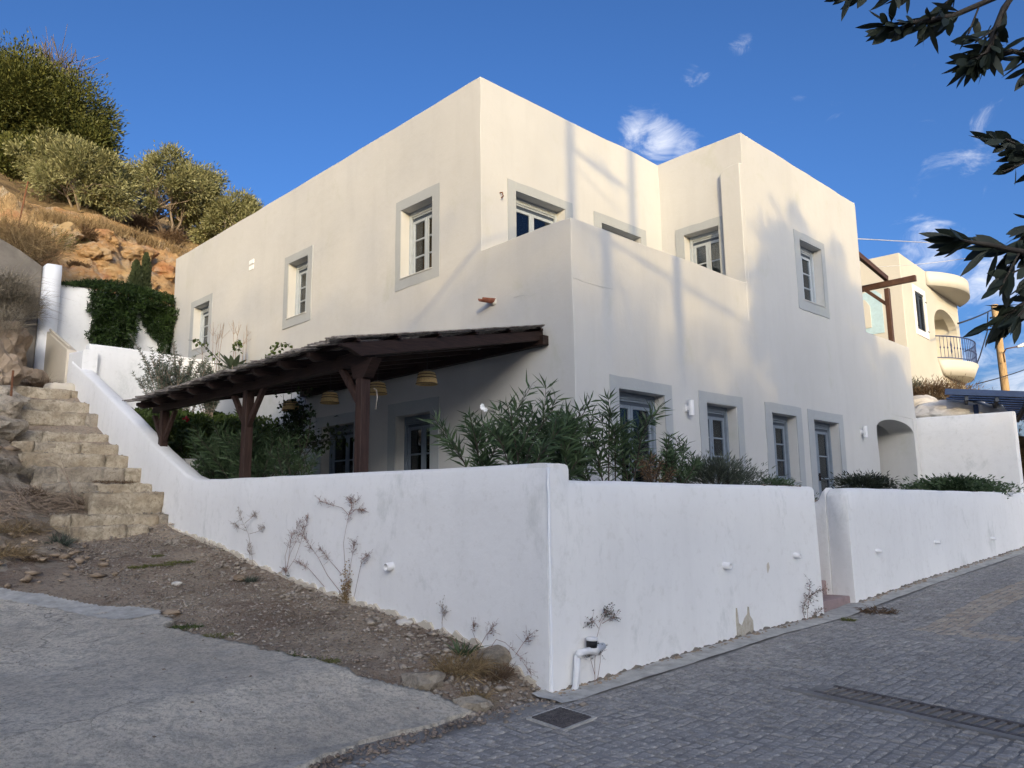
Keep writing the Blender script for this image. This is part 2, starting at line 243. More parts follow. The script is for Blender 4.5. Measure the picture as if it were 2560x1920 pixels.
def npmesh(name, v, f, mat, parent=None, r=None, smooth=False):
    """v (n,3) array, f (m,k) array"""
    me = bpy.data.meshes.new(name); n, m, k = len(v), len(f), f.shape[1]
    me.vertices.add(n); me.vertices.foreach_set('co', np.asarray(v, np.float32).ravel())
    me.loops.add(m*k); me.loops.foreach_set('vertex_index', np.asarray(f, np.int32).ravel())
    me.polygons.add(m); me.polygons.foreach_set('loop_start', np.arange(m, dtype=np.int32)*k)
    me.update(calc_edges=True); me.validate()
    me.materials.append(MATS[mat])
    if r is not None: at = me.attributes.new('rnd', 'FLOAT', 'POINT'); at.data.foreach_set('value', np.asarray(r, np.float32))
    if smooth: me.polygons.foreach_set('use_smooth', [True]*m)
    o = bpy.data.objects.new(name, me); link(o, parent)
    if parent is not None: o.matrix_parent_inverse = Matrix.Translation(-world_loc(parent))
    return o
def unit(v): v = np.asarray(v, float); return v/(np.linalg.norm(v, axis=-1, keepdims=True)+1e-9)
def leaves(name, P, D, L, Wd, mat, parent=None, bend=.15, quad=False, tip=.5):
    """pointed leaves growing from P along D; L, Wd lengths and widths"""
    P = np.asarray(P, float); D = unit(D); n = len(P); L = np.broadcast_to(L, (n,))[:, None]; Wd = np.broadcast_to(Wd, (n,))[:, None]
    S = unit(np.cross(D, rng.normal(size=(n, 3)))); N = unit(np.cross(S, D)); sg = np.where(N[:, 2:3] < 0, -1, 1); N = N*sg
    rn = rng.random(n)
    if quad:
        v = np.stack([P, P+D*L*.45+S*Wd/2, P+D*L-N*L*bend, P+D*L*.45-S*Wd/2], 1).reshape(-1, 3)
        f = np.arange(4*n).reshape(n, 4); return npmesh(name, v, f, mat, parent, np.repeat(rn, 4))
    m1_ = P+D*L*.4+N*L*bend*.35; v = np.stack([P, m1_+S*Wd/2, m1_-N*Wd*.15, m1_-S*Wd/2, P+D*L-N*L*bend], 1).reshape(-1, 3)
    f = (np.array([[0, 1, 2], [0, 2, 3], [1, 4, 2], [2, 4, 3]])[None]+np.arange(n)[:, None, None]*5).reshape(-1, 3)
    return npmesh(name, v, f, mat, parent, np.repeat(rn, 5))
def blades(name, P, D, L, w, mat, parent=None, droop=.35):
    P = np.asarray(P, float); D = unit(D); n = len(P); L = np.broadcast_to(L, (n,))[:, None]
    S = unit(np.cross(D, rng.normal(size=(n, 3))))*w/2; g = unit(rng.normal(size=(n, 3))*[1, 1, .2]); rn = rng.random(n)
    v = np.stack([P-S, P+S, P+D*L*.55+S*.8+g*L*droop*.3, P+D*L*.55-S*.8+g*L*droop*.3, P+D*L*.9+g*L*droop-np.array([0, 0, 1])*L*droop*.4], 1).reshape(-1, 3)
    f1 = np.array([[0, 1, 2], [0, 2, 3], [3, 2, 4]])[None]+np.arange(n)[:, None, None]*5
    return npmesh(name, v, f1.reshape(-1, 3), mat, parent, np.repeat(rn, 5))
def rough_box(mb_or_none, c, h, rnd=.03, amp=.02, cell=.1, m=None, seed=0, ns=3.0):
    """rounded box with chipped, uneven faces: centre c, half sizes h; returns verts, faces"""
    h = np.asarray(h, float); c = np.asarray(c, float); vs = []; fs = []; idx = {}
    n = np.maximum(1, np.minimum(14, np.round(2*h/cell).astype(int)))
    def vert(i, j, k):
        key = (i, j, k)
        if key not in idx:
            p = (np.array([i, j, k])/n*2-1)*h; q = np.clip(p, -(h-rnd), h-rnd); d = p-q; l = np.linalg.norm(d)
            if l > 1e-9: p = q+d/l*min(rnd, l)
            w = c+p; dd = noise.noise_vector(Vector(w*ns)+Vector((seed, seed*.7, 0))); d2 = noise.noise_vector(Vector(w*ns*3)+Vector((seed, 0, seed)))
            w = w+np.array(dd)*amp+np.array(d2)*amp*.45
            idx[key] = len(vs); vs.append(w)
        return idx[key]
    for ax in range(3):
        o1, o2 = [(1, 2), (0, 2), (0, 1)][ax]
        for side in (0, n[ax]):
            for i in range(n[o1]):
                for j in range(n[o2]):
                    q = []
                    for di, dj in ((0, 0), (1, 0), (1, 1), (0, 1)):
                        k = [0, 0, 0]; k[ax] = side; k[o1] = i+di; k[o2] = j+dj; q.append(vert(*k))
                    fs.append(tuple(q))
    if m: vs = [m(*p) for p in vs]
    if mb_or_none is not None: mb_or_none.add(vs, fs)
    return vs, fs
def rock(name, c, h, mat, parent=None, amp=.25, seed=1, n=3, squash=None):
    b = bmesh.new(); bmesh.ops.create_icosphere(b, subdivisions=n, radius=1)
    for v in b.verts:
        p = v.co.copy(); d = noise.fractal(p*1.1+Vector((seed*3.1, seed, 0)), .8, 2.1, 4); q = noise.cell(p*1.7+Vector((seed, 0, 0)))
        v.co = p*(1+amp*d+amp*.25*(q-.5)); v.co = Vector((v.co.x*h[0], v.co.y*h[1], v.co.z*h[2]))+Vector(c)
    me = bpy.data.meshes.new(name); b.to_mesh(me); b.free(); me.materials.append(MATS[mat]); me.attributes.new('rnd', 'FLOAT', 'POINT')
    o = bpy.data.objects.new(name, me); link(o, parent)
    if parent is not None: o.matrix_parent_inverse = Matrix.Translation(-world_loc(parent))
    return o
def mass(name, la, lb, lz, solid, mat, parent=None, step=.6, jit=.006, bevel=.022, stepz=None):
    """building mass on a grid of cells: la, lb, lz feature lines, solid(a,b,z) -> bool; walls are slightly uneven"""
    def fill(l, st):
        l = sorted(set(round(x, 4) for x in l)); o = []
        for p, q in zip(l[:-1], l[1:]):
            k = max(1, int(round((q-p)/st))); o += [p+(q-p)*i/k for i in range(k)]
        return np.array(o+[l[-1]])
    A, B, Z = fill(la, step), fill(lb, step), fill(lz, stepz or step)
    ca, cb, cz = (A[1:]+A[:-1])/2, (B[1:]+B[:-1])/2, (Z[1:]+Z[:-1])/2
    S = solid(*np.meshgrid(ca, cb, cz, indexing='ij')); Sp = np.pad(S, 1)
    vid = {}; vs = []; fs = []
    def vert(i, j, k):
        t_ = (i, j, k)
        if t_ not in vid:
            p = H(A[i], B[j], Z[k]); d = noise.noise_vector(Vector(p)*.8); d2 = noise.noise_vector(Vector(p)*2.7)
            p = p+(np.array(d)+np.array(d2)*.5)*jit*2; vid[t_] = len(vs); vs.append(p)
        return vid[t_]
    for ax, (di, dj, dk) in enumerate(((1, 0, 0), (0, 1, 0), (0, 0, 1))):
        for sgn in (1, -1):
            nb = np.roll(Sp, -sgn, axis=ax)[1:-1, 1:-1, 1:-1]; F_ = np.argwhere(S & ~nb)
            for i, j, k in F_:
                o = [i, j, k]
                if sgn == 1: o[ax] += 1
                e1, e2 = [(np.array([0, 1, 0]), np.array([0, 0, 1])), (np.array([0, 0, 1]), np.array([1, 0, 0])), (np.array([1, 0, 0]), np.array([0, 1, 0]))][ax]
                o = np.array(o); q = [vert(*o), vert(*(o+e1)), vert(*(o+e1+e2)), vert(*(o+e2))]
                fs.append(tuple(q) if sgn == 1 else tuple(q[::-1]))
    mb = MB(); mb.add(vs, fs, .5); mb.f = fs
    o = mb.build(name, mat, parent, bevel=bevel, seg=2, fix=True, ang=40)
    if bevel: o.data.polygons.foreach_set('use_smooth', [True]*len(o.data.polygons)); wn_ = o.modifiers.new('wn', 'WEIGHTED_NORMAL'); wn_.keep_sharp = False; wn_.weight = 80
    return o
def prof(name, poly, m, mat, parent=None, d0=0, d1=.3, bevel=0, seg=2, sub=0):
    """polygon (x,z) extruded from depth d0 to d1, mapped by m(x,y,z)"""
    n = len(poly); mb = MB(); mb.add([m(x, d0, z) for x, z in poly]+[m(x, d1, z) for x, z in poly], [tuple(range(n)), tuple(range(2*n-1, n-1, -1))]+[(i, (i+1) % n, n+(i+1) % n, n+i) for i in range(n)], .5)
    return mb.build(name, mat, parent, bevel=bevel, seg=seg, ang=30)
mR = lambda x, y, z: H(x, y, z)          # x along the street facade, y into the house
mL = lambda x, y, z: H(y, x, z)          # x along the side facade, y into the house
# ================================================================== HOUSE
house = empty('white_house', 'big white two-storey flat-roofed house with grey-blue window bands, nearest the camera', 'house', loc=H(0, 0, -1))
OPEN = {  # openings: plane, x0, x1, z0, z1
    'd1': ('R', .99, 2.18, -.45, 1.83), 'w2': ('R', 3.42, 4.43, .48, 1.83), 'w3': ('R', 5.72, 6.72, .5, 1.83), 'd2': ('R', 7.49, 8.69, -.45, 1.82), 'up': ('R', 7.44, 8.49, 4.42, 5.79),
    'i1': ('I', .81, 2.1, 3.3, 5.62), 'i2': ('I', 3.17, 4.45, 3.3, 5.63), 'side': ('S', .6, 1.42, 4.2, 5.70),
    'l1': ('L', 3.32, 4.28, 4.33, 5.70), 'l2': ('L', 7.74, 8.62, 4.36, 5.68), 'l3': ('L', 12.93, 13.95, 4.46, 5.69), 'la': ('L', 3.34, 4.36, -.45, 1.72), 'lb': ('L', 5.74, 6.95, -.45, 1.74)}
DEP = .85; AX = 5.18
def solid(a, b, z):
    s = (a > 0) & (a < 13.45) & (b > 0) & (b < 15.5) & (z < 4.33) & ((a < 10.65) | (z < 4.2)) & ((a < 10.65) | (b < 6.5))
    s &= ~((a > .25) & (a < AX) & (b > .25) & (b < 2) & (z > 3.3))
    s &= ~((a > 10.65) & (a < 13.2) & (b > .25) & (b < 6) & (z > 3.3))
    s |= (z > 4.2) & (z < 7.5) & (a > 0) & (a < 10.65) & (b < 15.5) & ((b > 2) | ((a > AX) & (b > 0)))
    s &= ~((z > 7.2) & (a > .25) & (a < 10.4) & (b > 2.25) & (b < 15.25)) & ~((z > 7.2) & (a > AX+.25) & (a < 10.4) & (b > .25) & (b < 3))
    for k, (pl, x0, x1, z0, z1) in OPEN.items():
        if pl == 'R': s &= ~((a > x0) & (a < x1) & (b < DEP) & (z > z0) & (z < z1))
        if pl == 'I': s &= ~((a > x0) & (a < x1) & (b > 1.9) & (b < 2+DEP) & (z > z0) & (z < z1))
        if pl == 'L': s &= ~((b > x0) & (b < x1) & (a < DEP) & (z > z0) & (z < z1))
        if pl == 'S': s &= ~((b > x0) & (b < x1) & (a > AX-.1) & (a < AX+DEP) & (z > z0) & (z < z1))
    s &= ~((a > 10.8) & (a < 13.2) & (b < 2.6) & (z > -.45) & (z < 2.25))
    return s
la = [0, .25, AX, AX+.25, AX+DEP, 10.4, 10.65, 13.2, 13.45, 10.8, DEP]; lb = [0, .25, 2, 2.25, 2+DEP, 3, 15.25, 15.5, DEP, 2.6, 6, 6.5]; lz = [-1.8, -.45, 2.25, 3.3, 4.2, 4.33, 7.2, 7.5]
for k, (pl, x0, x1, z0, z1) in OPEN.items():
    (la if pl in 'RI' else lb).extend([x0, x1]); lz.extend([z0, z1])
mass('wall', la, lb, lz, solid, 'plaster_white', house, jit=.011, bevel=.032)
# arch filling the porch opening
ac, ar = 12.0, 1.2
arc = [(ac+ar*math.cos(t_), 1.60+.56*math.sin(t_)) for t_ in np.linspace(0, math.pi, 19)]
arc = [(10.79, 1.6)]+[(x, 1.6+(z-1.6)*1.0+.0) for x, z in arc[::-1]]+[(13.21, 1.6)]
arc = [(x, (1.85+ (z-1.6)*.5)) for x, z in arc]
prof('arch', arc+[(13.21, 2.26), (10.79, 2.26)], mR, 'plaster_white', house, .004, .62)
# corner pilaster on the terrace side
pl = MB(); pts = [(-.0, 3.3), (.44, 3.3), (.44, 6.72), (.36, 6.80), (.2, 6.83), (0, 6.84)]
prof('pilaster', [(x, z) for x, z in pts], lambda x, y, z: H(AX-.11+y, x+.006, z), 'plaster_white', house, 0, .12, bevel=.02)
def unit_window(parent, kind, m, x0, x1, z0, z1, sx0, sx1, sz0, sz1, fmat='frame_pale_blue', leaves_n=2, rows=3, roller=True, curtain=True, label=None, out=.014, depth=.24, bars=1, netting=False):
    """painted surround + frame + casement leaves + panes + sill in an opening of the wall; m maps (x, inward, z)"""
    s = MB()
    def fr(x0_, x1_, z0_, z1_):
        s.box(x0_, x1_, -out, .03, z0_, z1_, m)
    nseg = 6
    # surround band as a ring; slightly irregular hand-made edges
    def ring():
        outer = []; inner = []
        def jt(): return random.uniform(-.008, .008)
        o = [(sx0, sz0), (sx0, sz1), (sx1, sz1), (sx1, sz0)]; i_ = [(x0, z0), (x0, z1), (x1, z1), (x1, z0)]
        if kind == 'door': pts_o, pts_i = o, i_
        else: pts_o, pts_i = o+[o[0]], i_+[i_[0]]
        for (p, q), (p2, q2) in zip(zip(pts_o[:-1], pts_o[1:]), zip(pts_i[:-1], pts_i[1:])):
            for k in range(nseg):
                t0 = k/nseg; outer.append((p[0]+(q[0]-p[0])*t0+jt(), p[1]+(q[1]-p[1])*t0+jt())); inner.append((p2[0]+(q2[0]-p2[0])*t0, p2[1]+(q2[1]-p2[1])*t0))
        outer.append(pts_o[-1] if kind == 'door' else outer[0]); inner.append(pts_i[-1] if kind == 'door' else inner[0])
        n = len(outer); vs = []
        for x, z in outer: vs += [m(x, -out, z), m(x, .03, z)]
        for x, z in inner: vs += [m(x, -out, z), m(x, .0, z)]
        fs = []
        for k in range(n-1):
            a, b = 2*k, 2*k+2; c, d = 2*n+2*k, 2*n+2*k+2
            fs += [(a, b, d, c), (a, a+1, b+1, b), (c, d, d+1, c+1)]
        s.add(vs, fs, .5)
    ring()
    w = s.build(kind, 'plaster_grey', parent, bevel=0)
    if label: w['label'] = label
    y = depth; ft = .055
    f = MB(); f.box(x0, x0+ft, y-.05, y+.05, z0, z1, m); f.box(x1-ft, x1, y-.05, y+.05, z0, z1, m); f.box(x0+ft, x1-ft, y-.05, y+.05, z1-ft, z1, m)
    if kind == 'window': f.box(x0+ft, x1-ft, y-.05, y+.05, z0, z0+ft, m)
    f.build('frame', fmat, w, bevel=.004, seg=1)
    zt = z1-ft
    if roller:
        rb = MB(); rb.box(x0+ft, x1-ft, y-.035, y+.05, zt-.05, zt, m); rb.box(x0+ft, x1-ft, y-.02, y+.05, zt-.085, zt-.055, m); rb.build('roller_guide', fmat, w)
        sl = MB(); sl.box(x0+ft, x1-ft, y+.0, y+.04, zt-.14, zt-.088, m); sl.build('shutter_slat', 'shutter_dark', w); zt -= .14
        for xx in (x0+ft, x1-ft-.02):
            pass
    zb = z0+(ft if kind == 'window' else .02)
    xa, xb = x0+ft+.004, x1-ft-.004; lw = (xb-xa)/leaves_n; st = .055
    for k in range(leaves_n):
        p, q = xa+lw*k+.003, xa+lw*(k+1)-.003; lf = MB(); yy0, yy1 = y-.005, y+.045
        lf.box(p, p+st, yy0, yy1, zb, zt, m); lf.box(q-st, q, yy0, yy1, zb, zt, m); lf.box(p+st, q-st, yy0, yy1, zt-st, zt, m)
        zlow = zb+(.55 if kind == 'door' else st); lf.box(p+st, q-st, yy0, yy1, zb, zlow, m)
        if kind == 'door': lf.box(p+st+.04, q-st-.04, yy0-.012, yy0, zb+.1, zlow-.07, m)
        hgt = zt-st-zlow
        for r_ in range(1, rows): lf.box(p+st, q-st, yy0+.008, yy1-.008, zlow+hgt*r_/rows-.014, zlow+hgt*r_/rows+.014, m)
        lf.build('leaf_frame' if kind == 'door' else 'sash', fmat, w, bevel=.003, seg=1)
        for r_ in range(rows):
            g_ = MB(); g_.box(p+st, q-st, y+.018, y+.022, zlow+hgt*r_/rows+(.014 if r_ else 0), zlow+hgt*(r_+1)/rows-(.014 if r_ < rows-1 else 0), m); g_.build('pane', 'glass', w)
    if kind == 'door':
        hd = MB(); xm = xa+lw; hd.box(xm-.03, xm-.01, y-.045, y-.005, z0+1.0, z0+1.16, m); hd.box(xm-.12, xm-.01, y-.055, y-.04, z0+1.1, z0+1.12, m); hd.build('handle', 'metal_dark', w)
    else:
        sb = MB(); sb.box(x0-.01, x1+.01, -.03, y-.05, z0-.012, z0+.012, m); sb.build('sill', 'plaster_white', w, bevel=.004, seg=1)
    if curtain:
        for s_, e_ in ((xa, xa+lw*.8), (xb-lw*.8, xb)):
            c = MB(); n = 24; vs = []
            for i in range(n+1):
                x = s_+(e_-s_)*i/n; yy = y+.16+.018*math.sin(i*1.9)+.008*math.sin(i*.7); vs += [m(x, yy, z0+.02), m(x, yy, z1-.02)]
            c.add(vs, [(2*i, 2*i+2, 2*i+3, 2*i+1) for i in range(n)]); c.build('curtain', 'curtain', w, smooth=True, fix=False)
    bk = MB(); bk.box(x0-.05, x1+.05, DEP-.012, DEP-.004, z0+.002, z1, m); bk.build('interior', 'interior', w)
    return w
m_i = lambda x, y, z: H(x, 2+y, z); m_s = lambda x, y, z: H(AX+y, x, z)
O = OPEN
def uw(key, kind, m, s, **k): _, a, b, c, d = O[key]; return unit_window(house, kind, m, a, b, c, d, *s, **k)
uw('d1', 'door', mR, (.79, 2.39, -.45, 2.02), fmat='frame_blue', roller=True, label='wide blue-grey double glazed door behind the oleander')
uw('w2', 'window', mR, (3.18, 4.63, .27, 2.02), fmat='frame_blue'); uw('w3', 'window', mR, (5.46, 6.95, .29, 2.02), fmat='frame_blue'); uw('d2', 'door', mR, (7.23, 8.92, -.45, 2.02), fmat='frame_blue')
uw('up', 'window', mR, (7.2, 8.66, 4.19, 5.96)); uw('i1', 'door', m_i, (.62, 2.31, 3.3, 5.79)); uw('i2', 'door', m_i, (2.94, 4.63, 3.3, 5.82)); uw('side', 'window', m_s, (.40, 1.62, 4.0, 5.87))
uw('l1', 'window', mL, (3.1, 4.44, 4.12, 5.9)); uw('l2', 'window', mL, (7.55, 8.8, 4.15, 5.86)); uw('l3', 'window', mL, (12.73, 14.15, 4.27, 5.87))
uw('la', 'door', mL, (3.1, 4.6, -.45, 1.96), fmat='frame_blue'); uw('lb', 'door', mL, (5.5, 7.19, -.45, 1.95), fmat='frame_blue')
# fixtures on the house
P = ona(1232, 751, 0); b0, z0 = inv(P)[1], P[2]
sp = MB(); n = 10
for k in range(n):
    t0, t1 = math.pi+math.pi*k/n, math.pi+math.pi*(k+1)/n
    q = lambda t_, r, y: H(y, b0+r*math.cos(t_), z0+.02+r*math.sin(t_)-y*-.1)
    sp.add([q(t0, .075, 0), q(t1, .075, 0), q(t1, .06, 0), q(t0, .06, 0), q(t0, .06, -.27), q(t1, .06, -.27), q(t1, .046, -.27), q(t0, .046, -.27)], [(0, 1, 5, 4), (2, 3, 7, 6), (4, 5, 6, 7), (0, 4, 7, 3), (1, 2, 6, 5)])
sp.build('roof_spout', 'terracotta', house, smooth=True)
rough_box(mbx := MB(), (b0-.03, .005, z0-.02), (.06, .03, .07), .03, .02, .05, m=mL); mbx.build('plaster_collar', 'plaster_white', house, smooth=True)
for s_, z_ in ((2.8, 1.67), (9.87, 1.70)):
    l = MB(); l.tube([mR(s_, -.1, z_-.13), mR(s_, -.1, z_+.13)], .045, 12); l.box(s_-.02, s_+.02, -.07, 0, z_-.03, z_+.03, mR); o = l.build('wall_lamp', 'pvc', house)
    l2 = MB(); l2.box(s_-.05, s_+.05, -.02, .002, z_-.06, z_+.06, mR); l2.build('mounting_plate', 'pvc', o)
ck = MB()
ck.tube([ona(900+x/3.16, 400+y/3.16, -.001) for x, y in ((1215, 1085), (1290, 1070), (1350, 1075), (1400, 1045), (1450, 1025), (1500, 990), (1560, 975), (1610, 955), (1655, 938))], .002, 4)
ck.tube([onb(900+x/3.16, 400+y/3.16, -.002) for x, y in ((1685, 932), (1720, 940), (1760, 962), (1830, 980), (1900, 1000), (2000, 1020))], .002, 4)
ck.build('wall_crack', 'plaster_grey', house)
vx, vz = inv(ona(630, 662, 0))[1], ona(630, 662, 0)[2]
v_ = MB()
for k in (-1, 1): v_.box(vx-.12, vx+.12, -.02, .004, vz+k*.075-.05, vz+k*.075+.05, mL)
v_.build('vent_grille', 'plaster_bright', house)
hx = inv(onb(1250, 490, 2.0)); hk = MB(); hk.tube([m_i(hx[0], 0, hx[2]+.06), m_i(hx[0], -.06, hx[2]+.05), m_i(hx[0]+.01, -.07, hx[2]-.02), m_i(hx[0], -.03, hx[2]-.05)], .012, 6); hk.build('wall_hook', 'rust', house)
# terrace pergola post and beams at the far right end
pw = empty('roof_pergola', 'reddish-brown timber pergola frame on the far low roof terrace', 'pergola', loc=H(13.2, .3, 4.2))
def barpart(name, P, Q, w, h, mat, parent, bev=.006):
    mb = MB(); mb.bar(P, Q, w, h); return mb.build(name, mat, parent, bevel=bev, seg=1)
barpart('post', H(13.1, .3, 3.3), H(13.1, .3, 5.83), .12, .12, 'wood_brown', pw)
barpart('beam', H(13.1, -.45, 5.96), H(13.1, 5.0, 5.96), .1, .16, 'wood_brown', pw)
barpart('beam', H(13.15, .3, 6.12), H(10.66, .3, 6.50), .1, .14, 'wood_brown', pw)
barpart('brace', H(13.1, .34, 5.4), H(13.1, .85, 5.9), .07, .09, 'wood_brown', pw)
barpart('beam', H(13.15, 2.6, 6.12), H(10.66, 2.6, 6.50), .1, .14, 'wood_brown', pw)
# ================================================================== PERGOLA
pg = empty('garden_pergola', 'dark brown timber pergola with reed roof against the side of the house', 'pergola', loc=H(-3, 4, .45))
zr = lambda a: 2.66+.195*(a+.1)
barpart('ledger_beam', H(-.06, .50, 2.52), H(-.06, 7.7, 2.52), .12, .15, 'wood_dark', pg)
barpart('carrying_beam', H(-3.05, .62, 1.90), H(-3.05, 7.75, 1.95), .12, .17, 'wood_dark', pg)
for i in range(10):
    b = .62+.755*i; a0, a1 = (-.0, -3.5)
    mb = MB(); pts = [(a0, zr(a0)), (a1, zr(a1)), (a1, zr(a1)-.05), (a1+.1, zr(a1)-.10), (a0, zr(a0)-.11)]
    if i == 0: pts = [(a0-.04, zr(a0)), (a1, zr(a1)), (a1, zr(a1)-.035), (a1+.12, zr(a1)-.06), (a1+.27, zr(a1)-.13), (a0-.04, zr(a0)-.145)]
    prof('rafter', pts, lambda x, y, z, b=b: H(x, b+y, z), 'wood_dark', pg, -.045, .045, bevel=.006, seg=1)
for k, (b, zt_, h0) in enumerate(((.80, 1.83, .3), (3.92, 1.85, .3), (7.28, 1.87, .3))):
    mb = MB(); mb.bar(H(-3.05, b, h0), H(-3.05, b, zt_), .135, .135, upv=V); p = mb.build('post', 'wood_post', pg, bevel=.012)
    bol = MB()
    if k == 0: prof('bolster', [(-.12, 1.83), (.12, 1.83), (.26, 2.0), (.3, 2.05), (-.2, 2.05)], lambda x, y, z, b=b: H(-3.05+y, b-x, z-.19), 'wood_dark', pg, -.07, .07)
    for sg in ((1,) if k == 0 else (1, -1) if k == 1 else (-1, 1)):
        prof('brace', [(.06*sg, 1.27), (.06*sg, 1.40), (.44*sg, 1.83), (.55*sg, 1.83)], lambda x, y, z, b=b: H(-3.05+y, b+x, z), 'wood_post', pg, -.035, .035, bevel=.006, seg=1)
for i, a in enumerate((-.12, -.75, -1.4, -2.05, -2.7, -3.3)):
    for w_ in (0, .07):
        barpart('batten', H(a-w_, .52, zr(a-w_)+.022+.04*(w_ > 0)), H(a-w_, 7.75, zr(a-w_)+.022+.04*(w_ > 0)), .05, .035, 'wood_dark', pg, 0)
# reed mat: canes run down the slope; uneven ends show at the eave
cm = MB()
for i in range(430):
    b = .55+7.15*i/430+random.uniform(-.004, .004); e0 = random.uniform(-.02, .06); e1 = -3.58+random.uniform(-.09, .07); dz = .055+random.uniform(-.006, .012)+.012*math.sin(i*.21)
    mid = (e0+e1)/2; cm.tube([H(e0-.1, b, zr(e0-.1)+dz), H(mid, b+random.uniform(-.02, .02), zr(mid)+dz+random.uniform(-.008, .014)), H(e1, b+random.uniform(-.03, .03), zr(e1)+dz+random.uniform(-.01, .02))], random.uniform(.007, .011), 4, cap=True)
for i in range(5): cm.tube([H(-.1-i*.01, .53-.02*i, zr(-.1)+.07), H(-1.8, .51, zr(-1.8)+.075), H(-3.5, .52, zr(-3.5)+.07)], .011, 5)
tag(cm.build('reed_mat', 'reed', pg, smooth=True, fix=False), kind='stuff')
for i, b in enumerate((1.52, 2.77, 4.16, 5.49)):
    L_ = empty('hanging_lamp', ['straw basket lampshade hanging nearest the open end of the garden pergola', 'second straw lampshade in, just right of the front pergola post', 'third straw lampshade in, dark against the wall left of the front post', 'innermost dark straw lampshade among the climbing branches'][i], 'lampshade', 'basket lampshades under the pergola', loc=H(-1.5, b, 1.9))
    c = np.array(H(-1.5, b, 0)); sh = MB(); ns = 20; rows_ = [(.075, 2.005), (.118, 1.99), (.132, 1.955), (.14, 1.91), (.152, 1.86), (.160, 1.815)]
    rows_ += [(.150, 1.815), (.125, 1.95), (.07, 1.99)]
    vs = [c+np.array([r*math.cos(2*math.pi*j/ns), r*math.sin(2*math.pi*j/ns), z]) for r, z in rows_ for j in range(ns)]
    sh.add(vs, [(q*ns+j, q*ns+(j+1) % ns, (q+1)*ns+(j+1) % ns, (q+1)*ns+j) for q in range(len(rows_)-1) for j in range(ns)]); sh.build('shade', 'wicker', L_, smooth=True)
    for r, z in ((.134, 1.955), (.142, 1.91), (.160, 1.822)):
        bd = MB(); bd.tube([c+np.array([r*math.cos(2*math.pi*j/ns), r*math.sin(2*math.pi*j/ns), z]) for j in range(ns+1)], .006, 5, cap=False); bd.build('band', 'wicker_dark', L_, smooth=True)
    cb = MB(); cb.tube([c+np.array([0, 0, 2.0]), c+np.array([0.01, 0, 2.15]), c+np.array([0, 0, 2.34])], .005, 5); cb.build('cord', 'cable', L_)
    kn = MB(); kn.tube([c+np.array([-.05, 0, 2.02]), c+np.array([0, .02, 2.035]), c+np.array([.055, 0, 2.03]), c+np.array([0, -.02, 2.02])], .009, 5); kn.build('rope_knot', 'reed', L_)
rp = MB(); q = inv(H(-2.95, .72, 0)); rp.tube([H(-2.95, .72, 1.52), H(-2.93, .68, 1.49), H(-2.93, .66, 1.40), H(-2.93, .68, 1.32), H(-2.93, .69, 1.25)], .008, 5)
tag(rp.build('rope_end', 'reed', None, smooth=True), 'pale rope end dangling from the front pergola post', 'rope')
# ================================================================== GARDEN WALLS
def wall_strip(name, pts, m, mat, th=.28, rad=.05, parent=None, nsub=1, zb=-2.2):
    """free-standing plastered wall: pts = (x, top z) with rounded coping; m maps (x, inward, z)"""
    P_ = []
    for (x0, z0), (x1, z1) in zip(pts[:-1], pts[1:]):
        k = max(1, int(abs(x1-x0)/.3))
        for i in range(k): P_.append((x0+(x1-x0)*i/k, z0+(z1-z0)*i/k))
    P_.append(pts[-1]); vs = []; sec = []
    for x, z in P_:
        w = [0.012*noise.noise(Vector((x*.9, z*.7, 3.3+j))) for j in range(3)]; zz = z+.010*noise.noise(Vector((x*1.7, 7, 0)))
        ring = [(-.0+w[0], zb)] + [(w[0]+.01*noise.noise(Vector((x*.8, zk, 1.)))-.03*(1-(zk-zb)/(zz-zb)), zk) for zk in np.linspace(zb+.4, zz-rad, 8)] + [(w[1]+rad*.3, zz-rad*.3), (w[1]+rad, zz), (th/2, zz+.004), (th-rad, zz), (th-rad*.3, zz-rad*.3), (th, zz-rad), (th, zb)]
        sec.append([m(x, y_, z_) for y_, z_ in ring])
    n = len(sec[0]); vs = [p for s_ in sec for p in s_]; fs = [(i*n+j, i*n+j+1, (i+1)*n+j+1, (i+1)*n+j) for i in range(len(sec)-1) for j in range(n-1)]
    fs += [tuple(range(n)), tuple(range((len(sec)-1)*n, len(sec)*n))[::-1]]
    mb = MB(); mb.add(vs, fs, .5); o = mb.build(name, mat, parent, smooth=True); md = o.modifiers.new('es', 'EDGE_SPLIT'); md.split_angle = math.radians(60)
    return o
GA, GB = -3.2, -2.46
gw = empty('garden_wall', 'long white rendered garden wall turning the street corner and climbing beside the stairs', 'wall', loc=H(GA, GB, -1.6))
mGR = lambda x, y, z: H(x, GB+y, z); mGL = lambda x, y, z: H(GA+y, x, z)
wall_strip('street_side', [(GA+.0, .42), (GA+.12, .42), (GA+.19, .385), (GA+.25, .30), (GA+.29, .272), (GA+2.6, .27), (2.03, .275)], mGR, 'plaster_garden', .28, parent=gw)
wall_strip('path_side', [(GB+.004, .42), (-.24, .45), (2.5, .49), (4.9, .525), (5.3, .54), (5.77, .64), (7.06, 1.14), (8.85, 1.94), (10.92, 2.80), (12.13, 3.30), (12.9, 3.58), (12.95, 3.62)], mGL, 'plaster_garden', .28, parent=gw)
fill = MB(); fl = [(GB+.1, -2)] ; fill = None
wall_strip('end_block', [(12.2, 3.80), (12.75, 3.83), (13.4, 3.9)], lambda x, y, z: H(GA+.03+y, x, z), 'plaster_garden', .32, parent=gw, rad=.06)
g2 = empty('garden_wall', 'white rendered street wall right of the entrance gap, low green bushes on top', 'wall', loc=H(3.2, GB, -1.4))
